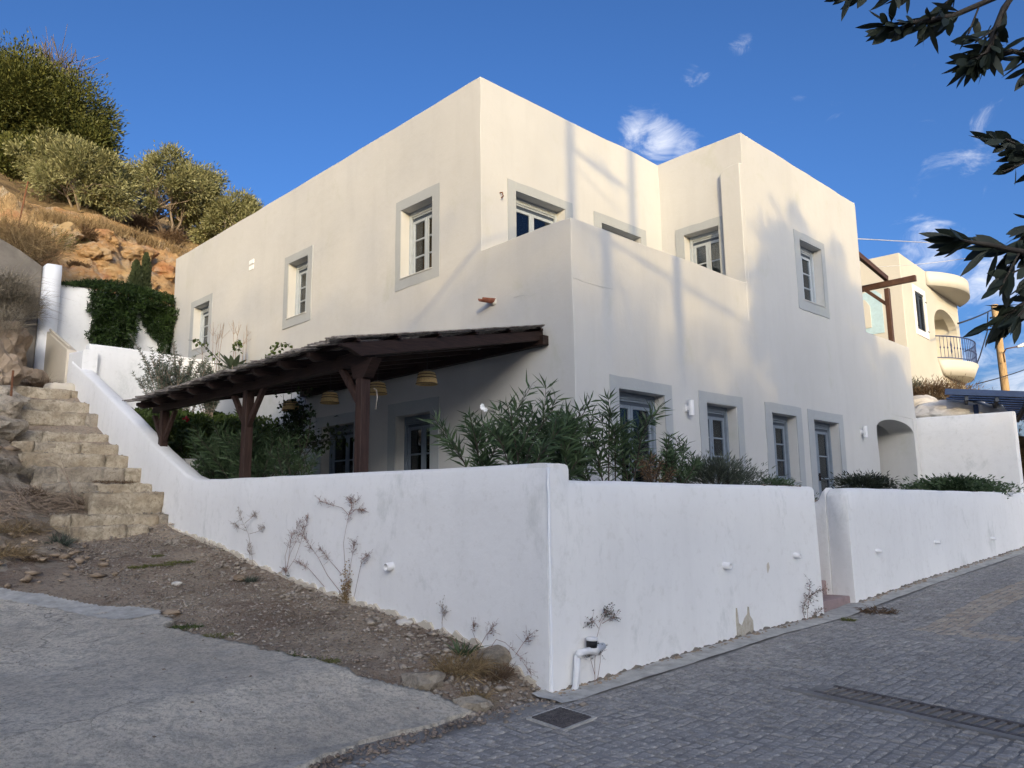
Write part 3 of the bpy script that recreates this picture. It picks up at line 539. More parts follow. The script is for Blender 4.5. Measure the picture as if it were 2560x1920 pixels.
wall_strip('wall_body', [(3.05, .16), (3.09, .22), (3.16, .265), (3.3, .27), (9, .265), (16.5, .26)], mGR, 'plaster_garden', .3, parent=g2)
wall_strip('return_wall', [(GB+.31, .27), (GB+.36, .22), (GB+.42, .10), (GB+.5, .05), (-1.0, .05), (-.9, .05)], lambda x, y, z: H(3.05+y, x, z), 'plaster_garden', .3, parent=g2)
w2 = wall_strip('terrace_wall', [(-3.0, 3.98), (-2.7, 3.99), (-.0, 3.93)], lambda x, y, z: H(x, 12.35+y, z), 'plaster_garden', .3, zb=.5); tag(w2, 'white terrace wall behind the silvery shrub, below the ivy', 'wall')
w3 = wall_strip('ivy_wall', [(-3.3, 6.24), (.0, 6.12), (4, 6.05)], lambda x, y, z: H(x, 15.7+y, z), 'plaster_garden', .3, zb=2.5); tag(w3, 'high white wall carrying the hanging green ivy', 'wall')
pr = MB(); rough_box(pr, (-3.17, 15.62, 5.0), (.19, .28, 1.62), .04, .012, .25, m=lambda x, y, z: H(x, y, z), seed=3)
tag(pr.build('wall_pier', 'plaster_bright', None, smooth=True), 'tall narrow white pier at the end of the dark sloping concrete wall', 'pier')
cp = MB(); cp.f = []; pp = [(13.35, 3.96), (15.45, 4.80), (15.45, 2.6), (13.35, 2.6)]
cp.add([H(-3.22, x, z) for x, z in pp]+[H(-3.0, x, z) for x, z in pp], [(0, 1, 2, 3), (7, 6, 5, 4), (0, 1, 5, 4), (1, 2, 6, 5), (2, 3, 7, 6), (3, 0, 4, 7)], .5)
tag(cp.build('plaster_block', 'plaster_cream', None, bevel=.02), 'yellowed plaster block between pier and stair wall', 'wall')
cp = MB(); rough_box(cp, (-3.45, 12.75, 2.75), (.28, .3, .28), .1, .05, .12, m=lambda x, y, z: H(x, y, z), seed=6)
tag(cp.build('plaster_footing', 'plaster_cream', None, smooth=True), 'rounded cream plaster footing above the topmost stair', 'footing')
rail = MB(); rail.tube([H(-3.15, 15.45, 4.86), H(-3.15, 13.4, 4.03)], .03, 6); tag(rail.build('rail_pipe', 'plaster_cream', None), 'thin pale pipe slanting between white pier and stair wall', 'pipe')
lw_ = wall_strip('planter_wall', [(-2.6, 1.02), (0, 1.0)], lambda x, y, z: H(x, 7.35+y, z), 'plaster_white', .2, zb=-.6); tag(lw_, 'low white planter wall under the far end of the pergola', 'wall')
rw = MB(); poly = [(-3.36, 6.60), (-3.9, 6.93), (-4.6, 7.25), (-6.0, 7.9), (-9, 8.6), (-9, 2), (-3.36, 2)]
tag(prof('retaining_wall', poly, lambda x, y, z: H(x, 15.75+y, z), 'concrete_dark', None, 0, .3, bevel=.03), 'dark bare concrete retaining wall sloping up behind dry grass', 'wall')
bw = wall_strip('boundary_wall', [(GB+.3, 2.27), (0, 2.31), (3.0, 2.36)], lambda x, y, z: H(13.6+y, x, z), 'plaster_garden', .3, zb=-1.4); tag(bw, 'plain white boundary wall right of the arched porch', 'wall')
# fresh plaster ridge down the wall corner
rg = MB(); n_ = 26
rg.tube([H(GA-.004+.006*noise.noise(Vector((0, 0, i*.6))), GB-.004, -1.62+2.0*i/n_) for i in range(n_+1)], [.016+.008*noise.noise(Vector((3, 0, i*.9))) for i in range(n_+1)], 7); rg.build('corner_ridge', 'plaster_bright', gw, smooth=True)
# entrance steps in the gap
es = empty('entrance_steps', 'pinkish stone steps in the gap of the garden wall', 'steps', loc=H(2.5, GB, -1.4))
for i in range(4):
    z_ = -1.27+.2*i; mb = MB(); mb.box(2.0, 3.1, GB+.06+.32*i, GB+.42+.32*i+.3, -1.9, z_, lambda x, y, z: H(x, y, z)); mb.build('step', 'step_pink', es, bevel=.012, seg=1)
# thin plaster skirt, bare patches and pipe stubs
def blob(cx, cz, w, h, n=16, seed=0, spikes=0):
    return [(cx+w*math.cos(t_)*(1+.3*noise.noise(Vector((math.cos(t_)*1.5, math.sin(t_)*1.5, seed)))), cz+h*math.sin(t_)*(1+.4*noise.noise(Vector((math.cos(t_)*1.5, math.sin(t_)*1.5, seed+9))))) for t_ in np.linspace(0, 2*math.pi, n, endpoint=False)]
q = inv(onb(1858, 1590, GB)); 
prof('bare_patch', [(q[0]-.17, q[2]-.10), (q[0]-.17, q[2]+.2), (q[0]-.155, q[2]+.33), (q[0]-.13, q[2]+.16), (q[0]-.05, q[2]+.12), (q[0]+.02, q[2]+.2), (q[0]+.09, q[2]+.24), (q[0]+.105, q[2]+.32), (q[0]+.12, q[2]+.22), (q[0]+.18, q[2]+.16), (q[0]+.19, q[2]-.05)], lambda x, y, z: H(x, GB-.034+y, z), 'plaster_bare', gw, 0, .02)
for (x, y, w, h, sd_) in ((1918, 1420, .035, .07, 4),):
    q = inv(onb(x, y, GB)); prof('bare_patch', blob(q[0], q[2], w, h, seed=sd_), lambda x, y, z: H(x, GB-.013+y, z), 'plaster_cream', gw, 0, .006)
def base_skirt(name, xs, m, gzf, parent, hmin, hmax, mat, off, seed):
    n = len(xs); top = []; 
    for i, x in enumerate(xs): g_ = gzf(x); h_ = hmin+(hmax-hmin)*max(0, min(1, .5+1.1*noise.fractal(Vector((x*9.5, seed, 0)), .6, 2.2, 5))); top.append((x, g_, g_+h_))
    mb = MB(); vs = []
    for x, g_, t_ in top: vs += [m(x, -off, g_-.2), m(x, -off, t_), m(x, .03, t_)]
    mb.add(vs, [(3*i+j, 3*i+3+j, 3*i+4+j, 3*i+1+j) for i in range(n-1) for j in (0, 1)]); return mb.build(name, mat, parent)
base_skirt('bare_skirt', np.arange(GB+.15, 6.3, .05), mGL, lambda x: float(gz(GA-.03, x)), gw, .0, .065, 'plaster_cream', .048, 2.)
base_skirt('bare_skirt', np.arange(GA+.1, 2.03, .03), mGR, lambda x: float(gz(x, GB-.1))+.01, gw, .0, .045, 'concrete_dark', .046, 5.)
base_skirt('bare_skirt', np.arange(3.08, 16, .04), mGR, lambda x: float(gz(x, GB-.1))+.01, g2, .0, .04, 'concrete_dark', .046, 8.)
stubs = [('L', 982, 1414, 'white pipe stub low on the path side of the garden wall', .045), ('R', 1808, 1412, 'white pipe stub on the street wall with a green stain below', .04), ('R', 1983, 1387, 'white pipe stub just left of the entrance gap', .035), ('R', 2188, 1376, 'first white pipe stub right of the entrance gap', .03), ('R', 2336, 1354, 'middle white pipe stub on the right-hand street wall', .03), ('R', 2476, 1345, 'farthest pipe stub at the right end of the street wall', .03)]
for sd_, x, y, lab, r in stubs:
    P = onb(x, y, GB) if sd_ == 'R' else ona(x, y, GA); nn = nR if sd_ == 'R' else nL
    mb = MB(); a_, b_ = np.array(P), np.array(P)+nn*.10+np.array([0, 0, -.012]); n = 14; d = Vector(nn); e1 = Vector((0, 0, 1)); e2 = d.cross(e1)
    rs = [(a_-nn*.05, r), (b_, r), (b_, r*.78), (a_-nn*.02, r*.78)]
    mb.add([Vector(p)+(e1*math.cos(2*math.pi*j/n)+e2*math.sin(2*math.pi*j/n))*rr for p, rr in rs for j in range(n)], [(q*n+j, q*n+(j+1) % n, (q+1)*n+(j+1) % n, (q+1)*n+j) for q in range(3) for j in range(n)])
    tag(mb.build('pipe_stub', 'pvc', None, smooth=True), lab, 'pipe', 'drain stubs in the garden wall')
# water-meter pipe at the corner
mp_ = empty('water_pipe', 'white painted elbow pipe with black-banded cap at the foot of the street corner', 'pipe', loc=onb(1440, 1700, GB))
def RP(x, y, o=.09): p = onb(x, y, GB); return p+nR*o
a1 = MB(); a1.tube([RP(1415, 1732, .08), RP(1420, 1712, .09), RP(1424, 1670, .09), RP(1425, 1635, .09)], .03, 10); a1.build('pipe', 'pvc', mp_, smooth=True)
a1 = MB(); a1.tube([RP(1425, 1640, .09), RP(1428, 1629, .10), RP(1440, 1625, .11), RP(1458, 1622, .11), RP(1492, 1612, .08)], [.032, .034, .03, .034, .03], 10); a1.build('elbow', 'pvc', mp_, smooth=True)
a1 = MB(); a1.tube([RP(1452, 1622, .1), RP(1462, 1620, .1), RP(1475, 1620, .1)], [.03, .055, .03], 10); a1.build('joint', 'pvc', mp_, smooth=True)
a1 = MB(); a1.tube([RP(1459, 1615, .1), RP(1459, 1598, .1)], .05, 14); a1.build('band', 'black', mp_, smooth=True)
a1 = MB(); a1.tube([RP(1459, 1598, .1), RP(1459, 1590, .1)], .054, 14); a1.build('cap', 'pvc', mp_, smooth=True)
a1 = MB(); a1.tube([RP(1455, 1640, .0), RP(1453, 1735, .03)], .012, 6); 
# ================================================================== GROUND
def hf(name, fa, fb, mat, zf, kind='structure', parent=None, smooth=True, mask=None):
    A_, B_ = np.meshgrid(fa, fb, indexing='ij'); Z_ = zf(A_, B_); P_ = H0[None, None]+A_[..., None]*U+B_[..., None]*V; P_[..., 2] = Z_
    na, nb = A_.shape; i, j = np.meshgrid(np.arange(na-1), np.arange(nb-1), indexing='ij'); k = (i*nb+j).ravel()
    f = np.stack([k, k+nb, k+nb+1, k+1], 1)
    if mask is not None: f = f[mask((A_[1:, 1:]+A_[:-1, :-1])/2, (B_[1:, 1:]+B_[:-1, :-1])/2).ravel()]
    o = npmesh(name, P_.reshape(-1, 3), f, mat, parent, np.zeros(na*nb), smooth); o['kind'] = kind; return o
def vn(A_, B_, s, o=3, seed=0.):
    return np.vectorize(lambda x, y: noise.fractal(Vector((x*s, y*s, seed)), .7, 2.1, o))(A_, B_)
def spaced(a, b, fine0, fine1, d, D): return np.unique(np.concatenate([np.arange(a, fine0, D), np.arange(fine0, fine1, d), np.arange(fine1, b+D, D)]))
# one big base sheet to the horizon
hf('ground', np.linspace(-900, 1200, 60), np.linspace(-900, 1200, 60), 'hill_soil', lambda a, b: np.full_like(a, -1.95))
# dirt verge and the slope left of the stairs
rz_ = lambda a, b: gz(a, b)-.02+np.clip((-4.7-a)*2, 0, 1)*np.clip((b-4.2)/1.5, 0, 1)*(.26*vn(a, b, .9, 6, 9.)+.10*np.abs(vn(a, b, 2.6, 5, 3.))+.03*vn(a, b, 9, 3, 1.))
hf('rock_slope', np.arange(-15, -4.55, .07), np.arange(4.0, 15.7, .07), 'rock_slope', rz_)
dirt = hf('dirt_verge', np.arange(-15, -2.9, .09), np.arange(-4.2, 15.7, .09), 'dirt', lambda a, b: gz(a, b)-.012+.03*vn(a, b, 1.1, 5)+.012*vn(a, b, 6, 3, 4.)-.06*np.clip((-2.2-b)*3, 0, 1), mask=lambda a, b: (a > -4.75) | (b < 4.8))
# concrete ramp: edge traced on the ground
edge_px = [(-260, 1440), (-120, 1458), (0, 1483), (100, 1500), (200, 1521), (300, 1532), (400, 1540), (428, 1562), (405, 1578), (500, 1600), (600, 1618), (720, 1648), (840, 1675), (905, 1700), (1000, 1725), (1090, 1745), (1155, 1772), (1180, 1790), (1080, 1822), (1010, 1838), (900, 1872), (800, 1905), (700, 1950), (560, 2020)]
edge = [inv(gpt(x, min(y, 1985)))[:2] for x, y in edge_px]
rp_poly = [(-11, -8.2), (-11, edge[0][1])]+[tuple(e) for e in edge]
def inpoly(poly, A_, B_):
    r = np.zeros(A_.shape, bool); j = len(poly)-1
    for i in range(len(poly)):
        xi, yi = poly[i]; xj, yj = poly[j]; c_ = ((yi > B_) != (yj > B_)) & (A_ < (xj-xi)*(B_-yi)/(yj-yi+1e-12)+xi); r ^= c_; j = i
    return r
jit = lambda A_, B_: (A_+.05*vn(A_, B_, 2.2, 4, 2.), B_+.05*vn(A_, B_, 2.2, 4, 6.))
ramp_mask = lambda A_, B_: inpoly(rp_poly, *jit(A_, B_))
def ramp_z(a, b): return gz(a, b)+.035+.02*vn(a, b, .6, 3, 11.)+.006*vn(a, b, 5, 3, 12.)
rmp = hf('concrete_ramp', np.arange(-11, -3.0, .032), np.arange(-8.2, 9.0, .032), 'concrete_ramp', ramp_z, mask=ramp_mask)
ep = [inv(gpt(x, y))[:2] for x, y in ((-260, 1436), (0, 1479), (100, 1496), (200, 1517), (300, 1528), (400, 1536), (436, 1562), (405, 1584), (330, 1560), (210, 1548), (100, 1527), (0, 1512), (-260, 1475))]
em_ = lambda A_, B_: inpoly(ep, *jit(A_, B_))
hf('concrete_edge', np.arange(-8, -3.2, .03), np.arange(1.5, 9.0, .03), 'concrete_strip', lambda a, b: ramp_z(a, b)+.005+.006*vn(a, b, 3, 4, 1.), mask=em_)
md = rmp.modifiers.new('t', 'SOLIDIFY'); md.thickness = .08; md.offset = -1
# street: bedding sheet, then stones
street = hf('street', spaced(-60, 60, -9, 18, .3, 3), np.arange(-13, GB+.05, .3), 'paving_joint', lambda a, b: gz(a, b)+.0)
hf('street_far', np.linspace(-60, 60, 20), np.linspace(-40, -13, 8), 'paving_joint', lambda a, b: gz(a, b)+.0)
strip = hf('gutter_strip', np.arange(-3.4, 18, .1), np.linspace(GB-.30, GB+.05, 6), 'concrete_strip', lambda a, b: gz(a, b)+.026+.008*vn(a, b, 3, 3, 3.)-.012*np.clip((GB-.25-b)*20, 0, 1))
# grate and manhole cover outlines (a,b)
gr0, gr1 = inv(gpt(2068, 1728))[:2], inv(gpt(2600, 1842))[:2]; gdir = (gr1-gr0)/np.linalg.norm(gr1-gr0); gper = np.array([-gdir[1], gdir[0]]); 
mc = [inv(gpt(x, y))[:2] for x, y in ((1322, 1799), (1400, 1772), (1487, 1801), (1408, 1828))]
mcc = np.mean(mc, 0)
def beige(a, b):
    d = abs(b-(-3.95)) < .24
    return (d & (a > 1.9)) | ((abs(a-1.75-.12*(b+4)) < .20) & (b < -3.72))
cob = []; rowsb = []
b = GB-.31; ri = 0
while b > -9.0:
    h_ = random.uniform(.085, .105); a = -9+random.uniform(0, .2)
    while a < 19:
        w_ = random.uniform(.085, .125)
        if a > 9: w_ *= 1.3
        wob = .03*math.sin(a*1.3+ri*.2)
        ca, cb_ = a+w_/2, b-h_/2+wob
        cob.append((ca, cb_, w_/2-.005, h_/2-.005)); a += w_
    b -= h_; ri += 1
def inq(ca, cb_):
    d = np.array([ca, cb_])-gr0; l, t_ = d@gdir, d@gper
    return (-.12 < l < 6) and abs(t_+.02) < .16
cob2 = []
for (ca, cb_, hw, hh) in cob:
    if inq(ca, cb_): continue
    m_ = np.array([ca, cb_])-mcc
    if np.linalg.norm(m_) < .27: continue
    if inpoly(rp_poly, np.array([ca-.12]), np.array([cb_+.08]))[0] or (ca < -3.4 and cb_ > -2.72): continue
    P = H(ca, cb_, float(gz(ca, cb_)))
    cob2.append((float(np.linalg.norm(P)), ca, cb_, hw, hh, P[2]))
cob2.sort(key=lambda t_: t_[0])
def vis(ca, cb_, z):
    q = CAM@H(ca, cb_, z)
    if q[2] <= .2: return False
    x, y = 1280+F*q[0]/q[2], 960-F*q[1]/q[2]; return 0 < x < 2560 and y < 1920
def cobmesh(mb, ca, cb_, hw, hh, z, local=False):
    tz = random.uniform(-.004, .005); j = lambda: random.uniform(-.011, .011); sl = random.uniform(-.004, .004); r_ = random.random(); e = .010; lo = []; hi = []
    C_ = H(ca, cb_, z)
    for sx, sy in ((-1, -1), (1, -1), (1, 1), (-1, 1)):
        x, y = sx*hw+j(), sy*hh+j(); p0 = H(ca+x, cb_+y, z-.025); hz = z+.007+tz+sl*sx; p1 = H(ca+x*.97, cb_+y*.97, hz-.007); p2 = H(ca+x-sx*e*1.6, cb_+y-sy*e*1.6, hz)
        lo.append(p0); hi.append((p1, p2))
    vs = lo+[h_[0] for h_ in hi]+[h_[1] for h_ in hi]
    if local: vs = [p-C_ for p in vs]
    mb.add(vs, [(0, 1, 5, 4), (1, 2, 6, 5), (2, 3, 7, 6), (3, 0, 4, 7), (4, 5, 9, 8), (5, 6, 10, 9), (6, 7, 11, 10), (7, 4, 8, 11), (8, 9, 10, 11)], r_)
    return C_
cnt = 0; rest = {False: MB(), True: MB()}
for dist_, ca, cb_, hw, hh, z in cob2:
    be = bool(beige(ca, cb_))
    if cnt < 300 and vis(ca, cb_, z):
        mb = MB(); C_ = cobmesh(mb, ca, cb_, hw, hh, z, True); o = mb.build('cobblestone', 'cobble_beige' if be else 'cobble', street, fix=False); o.location = C_; cnt += 1
        for at in [o.data.attributes['rnd']]: pass
    else: cobmesh(rest[be], ca, cb_, hw, hh, z)
o = rest[False].build('cobblestones', 'cobble', street, fix=False); o['kind'] = 'stuff'
o = rest[True].build('beige_cobblestones', 'cobble_beige', street, fix=False); o['kind'] = 'stuff'
# drain grate
dg = empty('drain_grate', 'long cast-iron slotted drain grate across the cobbled street', 'drain', loc=H(gr0[0], gr0[1], -1.6))
gm = lambda l, t_, z: H(*(gr0+gdir*l+gper*t_), float(gz(*(gr0+gdir*l+gper*t_)))+z)
LN = 3.75
for t0, t1 in ((-.155, -.115), (.115, .15)):
    mb = MB(); mb.box(-.02, LN, t0, t1, -.05, .022, gm); mb.build('rim', 'cast_iron', dg, bevel=.003, seg=1)
mb = MB(); mb.box(-.02, LN, -.115, .115, -.06, -.055, gm); mb.build('channel', 'black', dg)
nbar = int(LN/.078)
for i in range(nbar):
    l = .01+i*.078; mb = MB(); mb.box(l-.018, l+.018, -.115, .115, .006, .016, gm); mb.build('grate_bar', 'grate_iron', dg)
# strip of mortar beside the grate
mb = MB(); mb.box(-.25, LN, -.235, -.156, -.02, .018, gm); mb.build('mortar_edge', 'paving_joint', dg)
mb = MB(); cs = np.array(mc); cc = cs.mean(0); e1_ = (cs[1]-cs[0]); e2_ = (cs[3]-cs[0]); mc_m = lambda u, v, z: H(*(cc+e1_*u+e2_*v), float(gz(*cc))+z)
mcv = empty('manhole_cover', 'square dark cast-iron manhole cover in the paving by the wall corner', 'manhole cover', loc=H(cc[0], cc[1], -1.6))
mb.box(-.46, .46, -.46, .46, -.02, .022, mc_m); mb.build('cover_plate', 'cast_iron', mcv, bevel=.006, seg=1)
st_ = MB()
for i in range(9):
    for j in range(9): st_.box(-.42+i*.1, -.42+i*.1+.045, -.42+j*.1, -.42+j*.1+.045, .02, .027, mc_m)
st_.build('tread_studs', 'cast_iron', mcv)
mb = MB(); 
for (u0, u1, v0, v1) in ((-.54, .54, -.54, -.48), (-.54, .54, .48, .54), (-.54, -.48, -.48, .48), (.48, .54, -.48, .48)): mb.box(u0, u1, v0, v1, -.03, .016, mc_m)
mb.build('rim', 'concrete_strip', mcv)
# gravel, pebbles, debris
def scatter(name, n, region, rmin, rmax, mat, zf, label=None, cat=None, flat=.6, parent=None, kind='stuff', pw_=2.5):
    pts = []
    while len(pts) < n:
        a, b = random.uniform(region[0], region[1]), random.uniform(region[2], region[3])
        if region[4](a, b): pts.append((a, b))
    oc = np.array([[1, 0, 0], [0, 1, 0], [-1, 0, 0], [0, -1, 0], [0, 0, 1.], [0, 0, -1], [.6, .6, .5], [-.6, -.6, .5]]); f = np.array([[0, 6, 4], [6, 1, 4], [1, 2, 4], [2, 7, 4], [7, 3, 4], [3, 0, 4], [1, 0, 5], [2, 1, 5], [3, 2, 5], [0, 3, 5], [0, 1, 6], [2, 3, 7]])
    vs = []; rs = []
    for a, b in pts:
        r = rmin+(rmax-rmin)*random.random()**pw_; th = random.uniform(0, 6.28); R_ = np.array([[math.cos(th), -math.sin(th), 0], [math.sin(th), math.cos(th), 0], [0, 0, 1]])
        s_ = np.array([r*random.uniform(.7, 1.5), r*random.uniform(.6, 1), r*flat*random.uniform(.6, 1.2)]); v = (oc*(1+rng.normal(0, .16, oc.shape))*s_)@R_.T+H(a, b, float(zf(a, b))+r*flat*.25); vs.append(v); rs += [random.random()]*8
    n = len(pts); F_ = (f[None]+np.arange(n)[:, None, None]*8).reshape(-1, 3); o = npmesh(name, np.concatenate(vs), F_, mat, parent, rs); tag(o, label, cat, kind=kind); return o
notramp = lambda a, b: not inpoly(rp_poly, np.array([a]), np.array([b]))[0]
def dz_(a, b): return gz(a, b)-.0
reg = (-5.3, -3.22, -2.6, 6.2, lambda a, b: notramp(a, b)); scatter('gravel', 5200, reg, .004, .026, 'pebble', dz_, 'loose pale gravel over the dirt verge beside the wall', 'gravel')
scatter('dark_gravel', 4200, reg, .005, .028, 'pebble_dark', dz_, 'darker grit and crumbled earth on the dirt verge', 'gravel')
scatter('rubble', 420, (-3.75, -3.24, -2.3, 6.3, lambda a, b: True), .012, .06, 'rubble_grey', dz_, 'broken earth and rubble heaped along the foot of the wall', 'rubble')
scatter('rubble', 340, (-4.3, -3.2, -2.9, -1.4, lambda a, b: notramp(a, b)), .008, .045, 'rubble_grey', dz_, 'crumbling rubble around the street corner of the wall', 'rubble')
scatter('wall_top_dirt', 240, (.7, 2.02, GB+.02, GB+.2, lambda a, b: math.sin(a*9) > -.3), .004, .022, 'pebble_dark', lambda a, b: .272+0*a, 'dark crumbs on top of the street wall near the gap', 'debris')
scatter('wall_top_dirt', 160, (9, 16, GB+.02, GB+.2, lambda a, b: math.sin(a*5) > .3), .004, .02, 'pebble_dark', lambda a, b: .262+0*a, 'dark crumbs on top of the right-hand street wall', 'debris')
scatter('ramp_fringe', 1500, (-7.5, -3.4, -4.6, -2.3, lambda a, b: notramp(a, b) and not notramp(a-.35, b+.22)), .005, .028, 'pebble_dark', lambda a, b: gz(a, b)+.01, 'gritty earth in the joint between ramp and cobbles', 'grit')
scatter('street_grit', 900, (-8, 16, -5.5, GB-.05, lambda a, b: True), .003, .012, 'pebble', lambda a, b: gz(a, b)+.02, 'scattered pale grit on the cobbles', 'grit')
scatter('wall_debris', 1500, (-3.2, 16, GB-.13, GB-.02, lambda a, b: not (2.03 < a < 3.05)), .006, .03, 'rock_brown', lambda a, b: gz(a, b)+.02, 'brown debris gathered in the joint between wall and gutter', 'debris')
scatter('ramp_grit', 350, (-9, -3.5, -6, 7, lambda a, b: not notramp(a, b)), .004, .016, 'pebble_dark', lambda a, b: ramp_z(np.array(a), np.array(b)), 'small dark pebbles scattered over the concrete ramp', 'grit')
scatter('slope_stones', 900, (-8, -4.7, 3.5, 13, lambda a, b: notramp(a, b)), .01, .10, 'rock_brown', lambda a, b: gz(a, b)+.02, 'loose stones on the slope left of the stairs', 'stones')
for k, (x, y, s_, lab, mt) in enumerate([(440, 1461, .07, 'pale grey stone lying alone on the dirt verge', 'rock_white'), (600, 1448, .10, 'flat brown stone by the second dry weed', 'rock_brown'), (430, 1535, .10, 'flat pinkish stone at the inner edge of the ramp', 'rock_brown'), (1245, 1650, .22, 'broken concrete lump at the wall corner', 'stone_grey'), (1060, 1710, .2, 'worn concrete lump sunk in the dirt below the dry grass', 'stone_grey'), (1180, 1770, .16, 'low concrete lump nearest the manhole cover', 'stone_grey'), (1010, 1560, .09, 'light stone against the foot of the wall', 'rock_white'), (370, 1682, .025, 'small red stone on the concrete ramp', 'red_brick'), (36, 1646, .03, 'dark pebble at the left edge of the ramp', 'pebble_dark')]):
    P = gpt(x, y); o = rock('stone', P+np.array([0, 0, s_*.15]), (s_, s_*.75, s_*.45), mt, amp=.3, seed=k+2, n=2); tag(o, lab, 'stone')
# ================================================================== STAIRS
stairs = empty('stone_stairs', 'worn pale stone staircase climbing along the sloping white wall', 'stairs', loc=H(-4, 6, -.3))
# b of the riser, top z, bottom z, left a, right a
ST = [(6.02, -.20, -.48, -4.74, -3.62), (6.38, -.01, -.45, -4.95, -3.2), (6.67, .35, -.02, -4.33, -3.2), (7.25, .52, .33, -4.9, -3.2), (7.82, .81, .50, -4.95, -3.2), (8.58, 1.10, .80, -4.95, -3.2), (9.14, 1.35, 1.09, -5.0, -3.2), (9.80, 1.60, 1.34, -4.9, -3.2), (10.64, 2.10, 1.58, -5.1, -3.2), (11.29, 2.42, 2.09, -4.45, -3.2), (12.2, 2.80, 2.40, -4.5, -3.2)]
for i, (b, zt_, zb_, al, ar_) in enumerate(ST):
    bn = ST[i+1][0] if i+1 < len(ST) else b+.9
    tr_ = MB(); rough_box(tr_, ((al+ar_)/2, (b+bn)/2+.14, zt_-.15), ((ar_-al)/2-.02, (bn-b)/2+.12, .15), .02, .035, .10, m=lambda x, y, z: H(x, y, z), seed=i)
    part = tr_.build('step', 'stone_pale', stairs, smooth=True)
    if i in (3,): part['label'] = 'dusty ledge step littered with dry leaves'
    x = al; widths = []; 
    while x < ar_-.12:
        w_ = random.choice([random.uniform(.22, .5), random.uniform(.6, 1.5)]); w_ = min(w_, ar_-x); 
        if ar_-(x+w_) < .15: w_ = ar_-x
        widths.append((x, w_)); x += w_
    hrows = 1 if zt_-zb_ < .5 else 2
    for (x, w_) in widths:
        for hr in range(hrows):
            z0_, z1_ = zb_-.06+(zt_-zb_+.06)*hr/hrows, zb_-.06+(zt_-zb_+.06)*(hr+1)/hrows
            sb = MB(); rough_box(sb, (x+w_/2, b+.09+random.uniform(-.03, .02), (z0_+z1_)/2), (w_/2+.006, .10, (z1_-z0_)/2+.004), .018, .045, .05, m=lambda x, y, z: H(x, y, z), seed=i*3+x)
            sb.build('stone', random.choice(['stone_pale', 'stone_pale', 'stone_pale', 'stone_grey']), part, smooth=True)
tr = []
for i, (b, zt_, zb_, al, ar_) in enumerate(ST):
    bn = ST[i+1][0] if i+1 < len(ST) else b+.9; tr.append((al, ar_, b+.02, bn, zt_))
def tread_z(a, b):
    for al, ar_, b0_, b1_, z in tr:
        if b0_ <= b < b1_: return z+.012
    return -5.
scatter('stair_rubble', 900, (-5.0, -3.22, 6.05, 13, lambda a, b: tread_z(a, b) > -4 and random.random() < (.25 if a < -3.5 else 1)), .006, .035, 'rubble_grey', tread_z, 'crumbs of stone and earth lying on the stair treads', 'rubble')
brk = MB(); rough_box(brk, (-4.05, 6.06, -.47), (.16, .07, .045), .015, .012, .05, m=lambda x, y, z: H(x, y, z)); tag(brk.build('brick', 'red_brick', None, smooth=True), 'broken red brick wedged under the lowest stair', 'brick')
for k, (a, b, z, h, lab, mt) in enumerate([(-4.95, 12.2, 3.0, (.55, .6, .75), 'big rounded boulder at the top left of the stairs', 'rock_brown'), (-5.0, 10.9, 2.2, (.55, .5, .38), 'flat-topped pale rock beside the rusty rod', 'stone_grey'), (-5.6, 9.5, 1.5, (.7, .8, .5), 'weathered rock buried left of the middle stairs', 'stone_grey'), (-4.4, 14.4, 4.0, (.6, .6, .8), 'brown crumbling rock under the dark concrete wall', 'rock_brown'), (-5.35, 7.3, .2, (.25, .28, .12), 'pale chipped rock under the fallen dry branches', 'stone_grey'), (-6.3, 12.9, 4.1, (.9, .9, .8), 'brown rock shelf at the left edge', 'rock_brown'), (-3.95, 13.7, 3.1, (.4, .6, .4), 'grey-brown rock below the white pier', 'rock_brown'), (-5.8, 8.2, .75, (.5, .6, .25), 'low stained rock left of the stairs', 'stone_grey')]):
    o = rock('boulder', H(a, b, z), h, mt, amp=.42, seed=k+11, n=4); tag(o, lab, 'rock')
for (x0, y0, x1, y1, b, lab) in ((33, 926, 25, 1030, 10.5, 'short rusty iron rod standing left of the upper stairs'), (70, 454, 33, 603, 18.0, 'tall thin rusty iron rod on the slope below the big tree')):
    mb = MB(); mb.tube([onb(x0, y0, b), onb(x1, y1, b)-np.array([0, 0, .5])], .022, 6); tag(mb.build('iron_rod', 'rust', None), lab, 'rod')
# ================================================================== HILL
lipx = [(-250, 430), (0, 500), (60, 535), (130, 553), (230, 560), (300, 580), (400, 620), (520, 650), (700, 640)]
LIP = [inv(onb(x, y, 21.5)) for x, y in lipx]; la_ = [-30]+[p[0] for p in LIP]+[40]; lz_ = [LIP[0][2]+6]+[p[2] for p in LIP]+[3]
def hill_z(a, b):
    lip = np.interp(a, la_, lz_); t_ = np.clip((b-17.8-.5*np.sin(a*.9))/(3.3), 0, 1); t2 = t_**.8
    leftslope = np.clip((-3.2-a)/3, 0, 1); base = 4.6+leftslope*2.6+np.clip(-4-a, 0, 20)*.25
    z = base+(lip-base)*t2
    return z+np.clip(b-21.3, 0, 60)*np.interp(a, [-30, -6, 2, 12, 40], [.8, .68, .60, .15, .02])
def hz2(a, b):
    n1 = vn(a, b, .35, 6, 1.); n2 = vn(a, b, 1.3, 5, 2.)
    cl = np.clip((b-17.5)/1, 0, 1)*np.clip((22-b)/1, 0, 1); return hill_z(a, b)+cl*(.9*n1+.45*n2)+(1-cl)*.12*n2
A1 = np.arange(-14, 6.5, .13); B1 = np.arange(15.9, 22.5, .09)
hf('cliff', A1, B1, 'cliff', hz2)
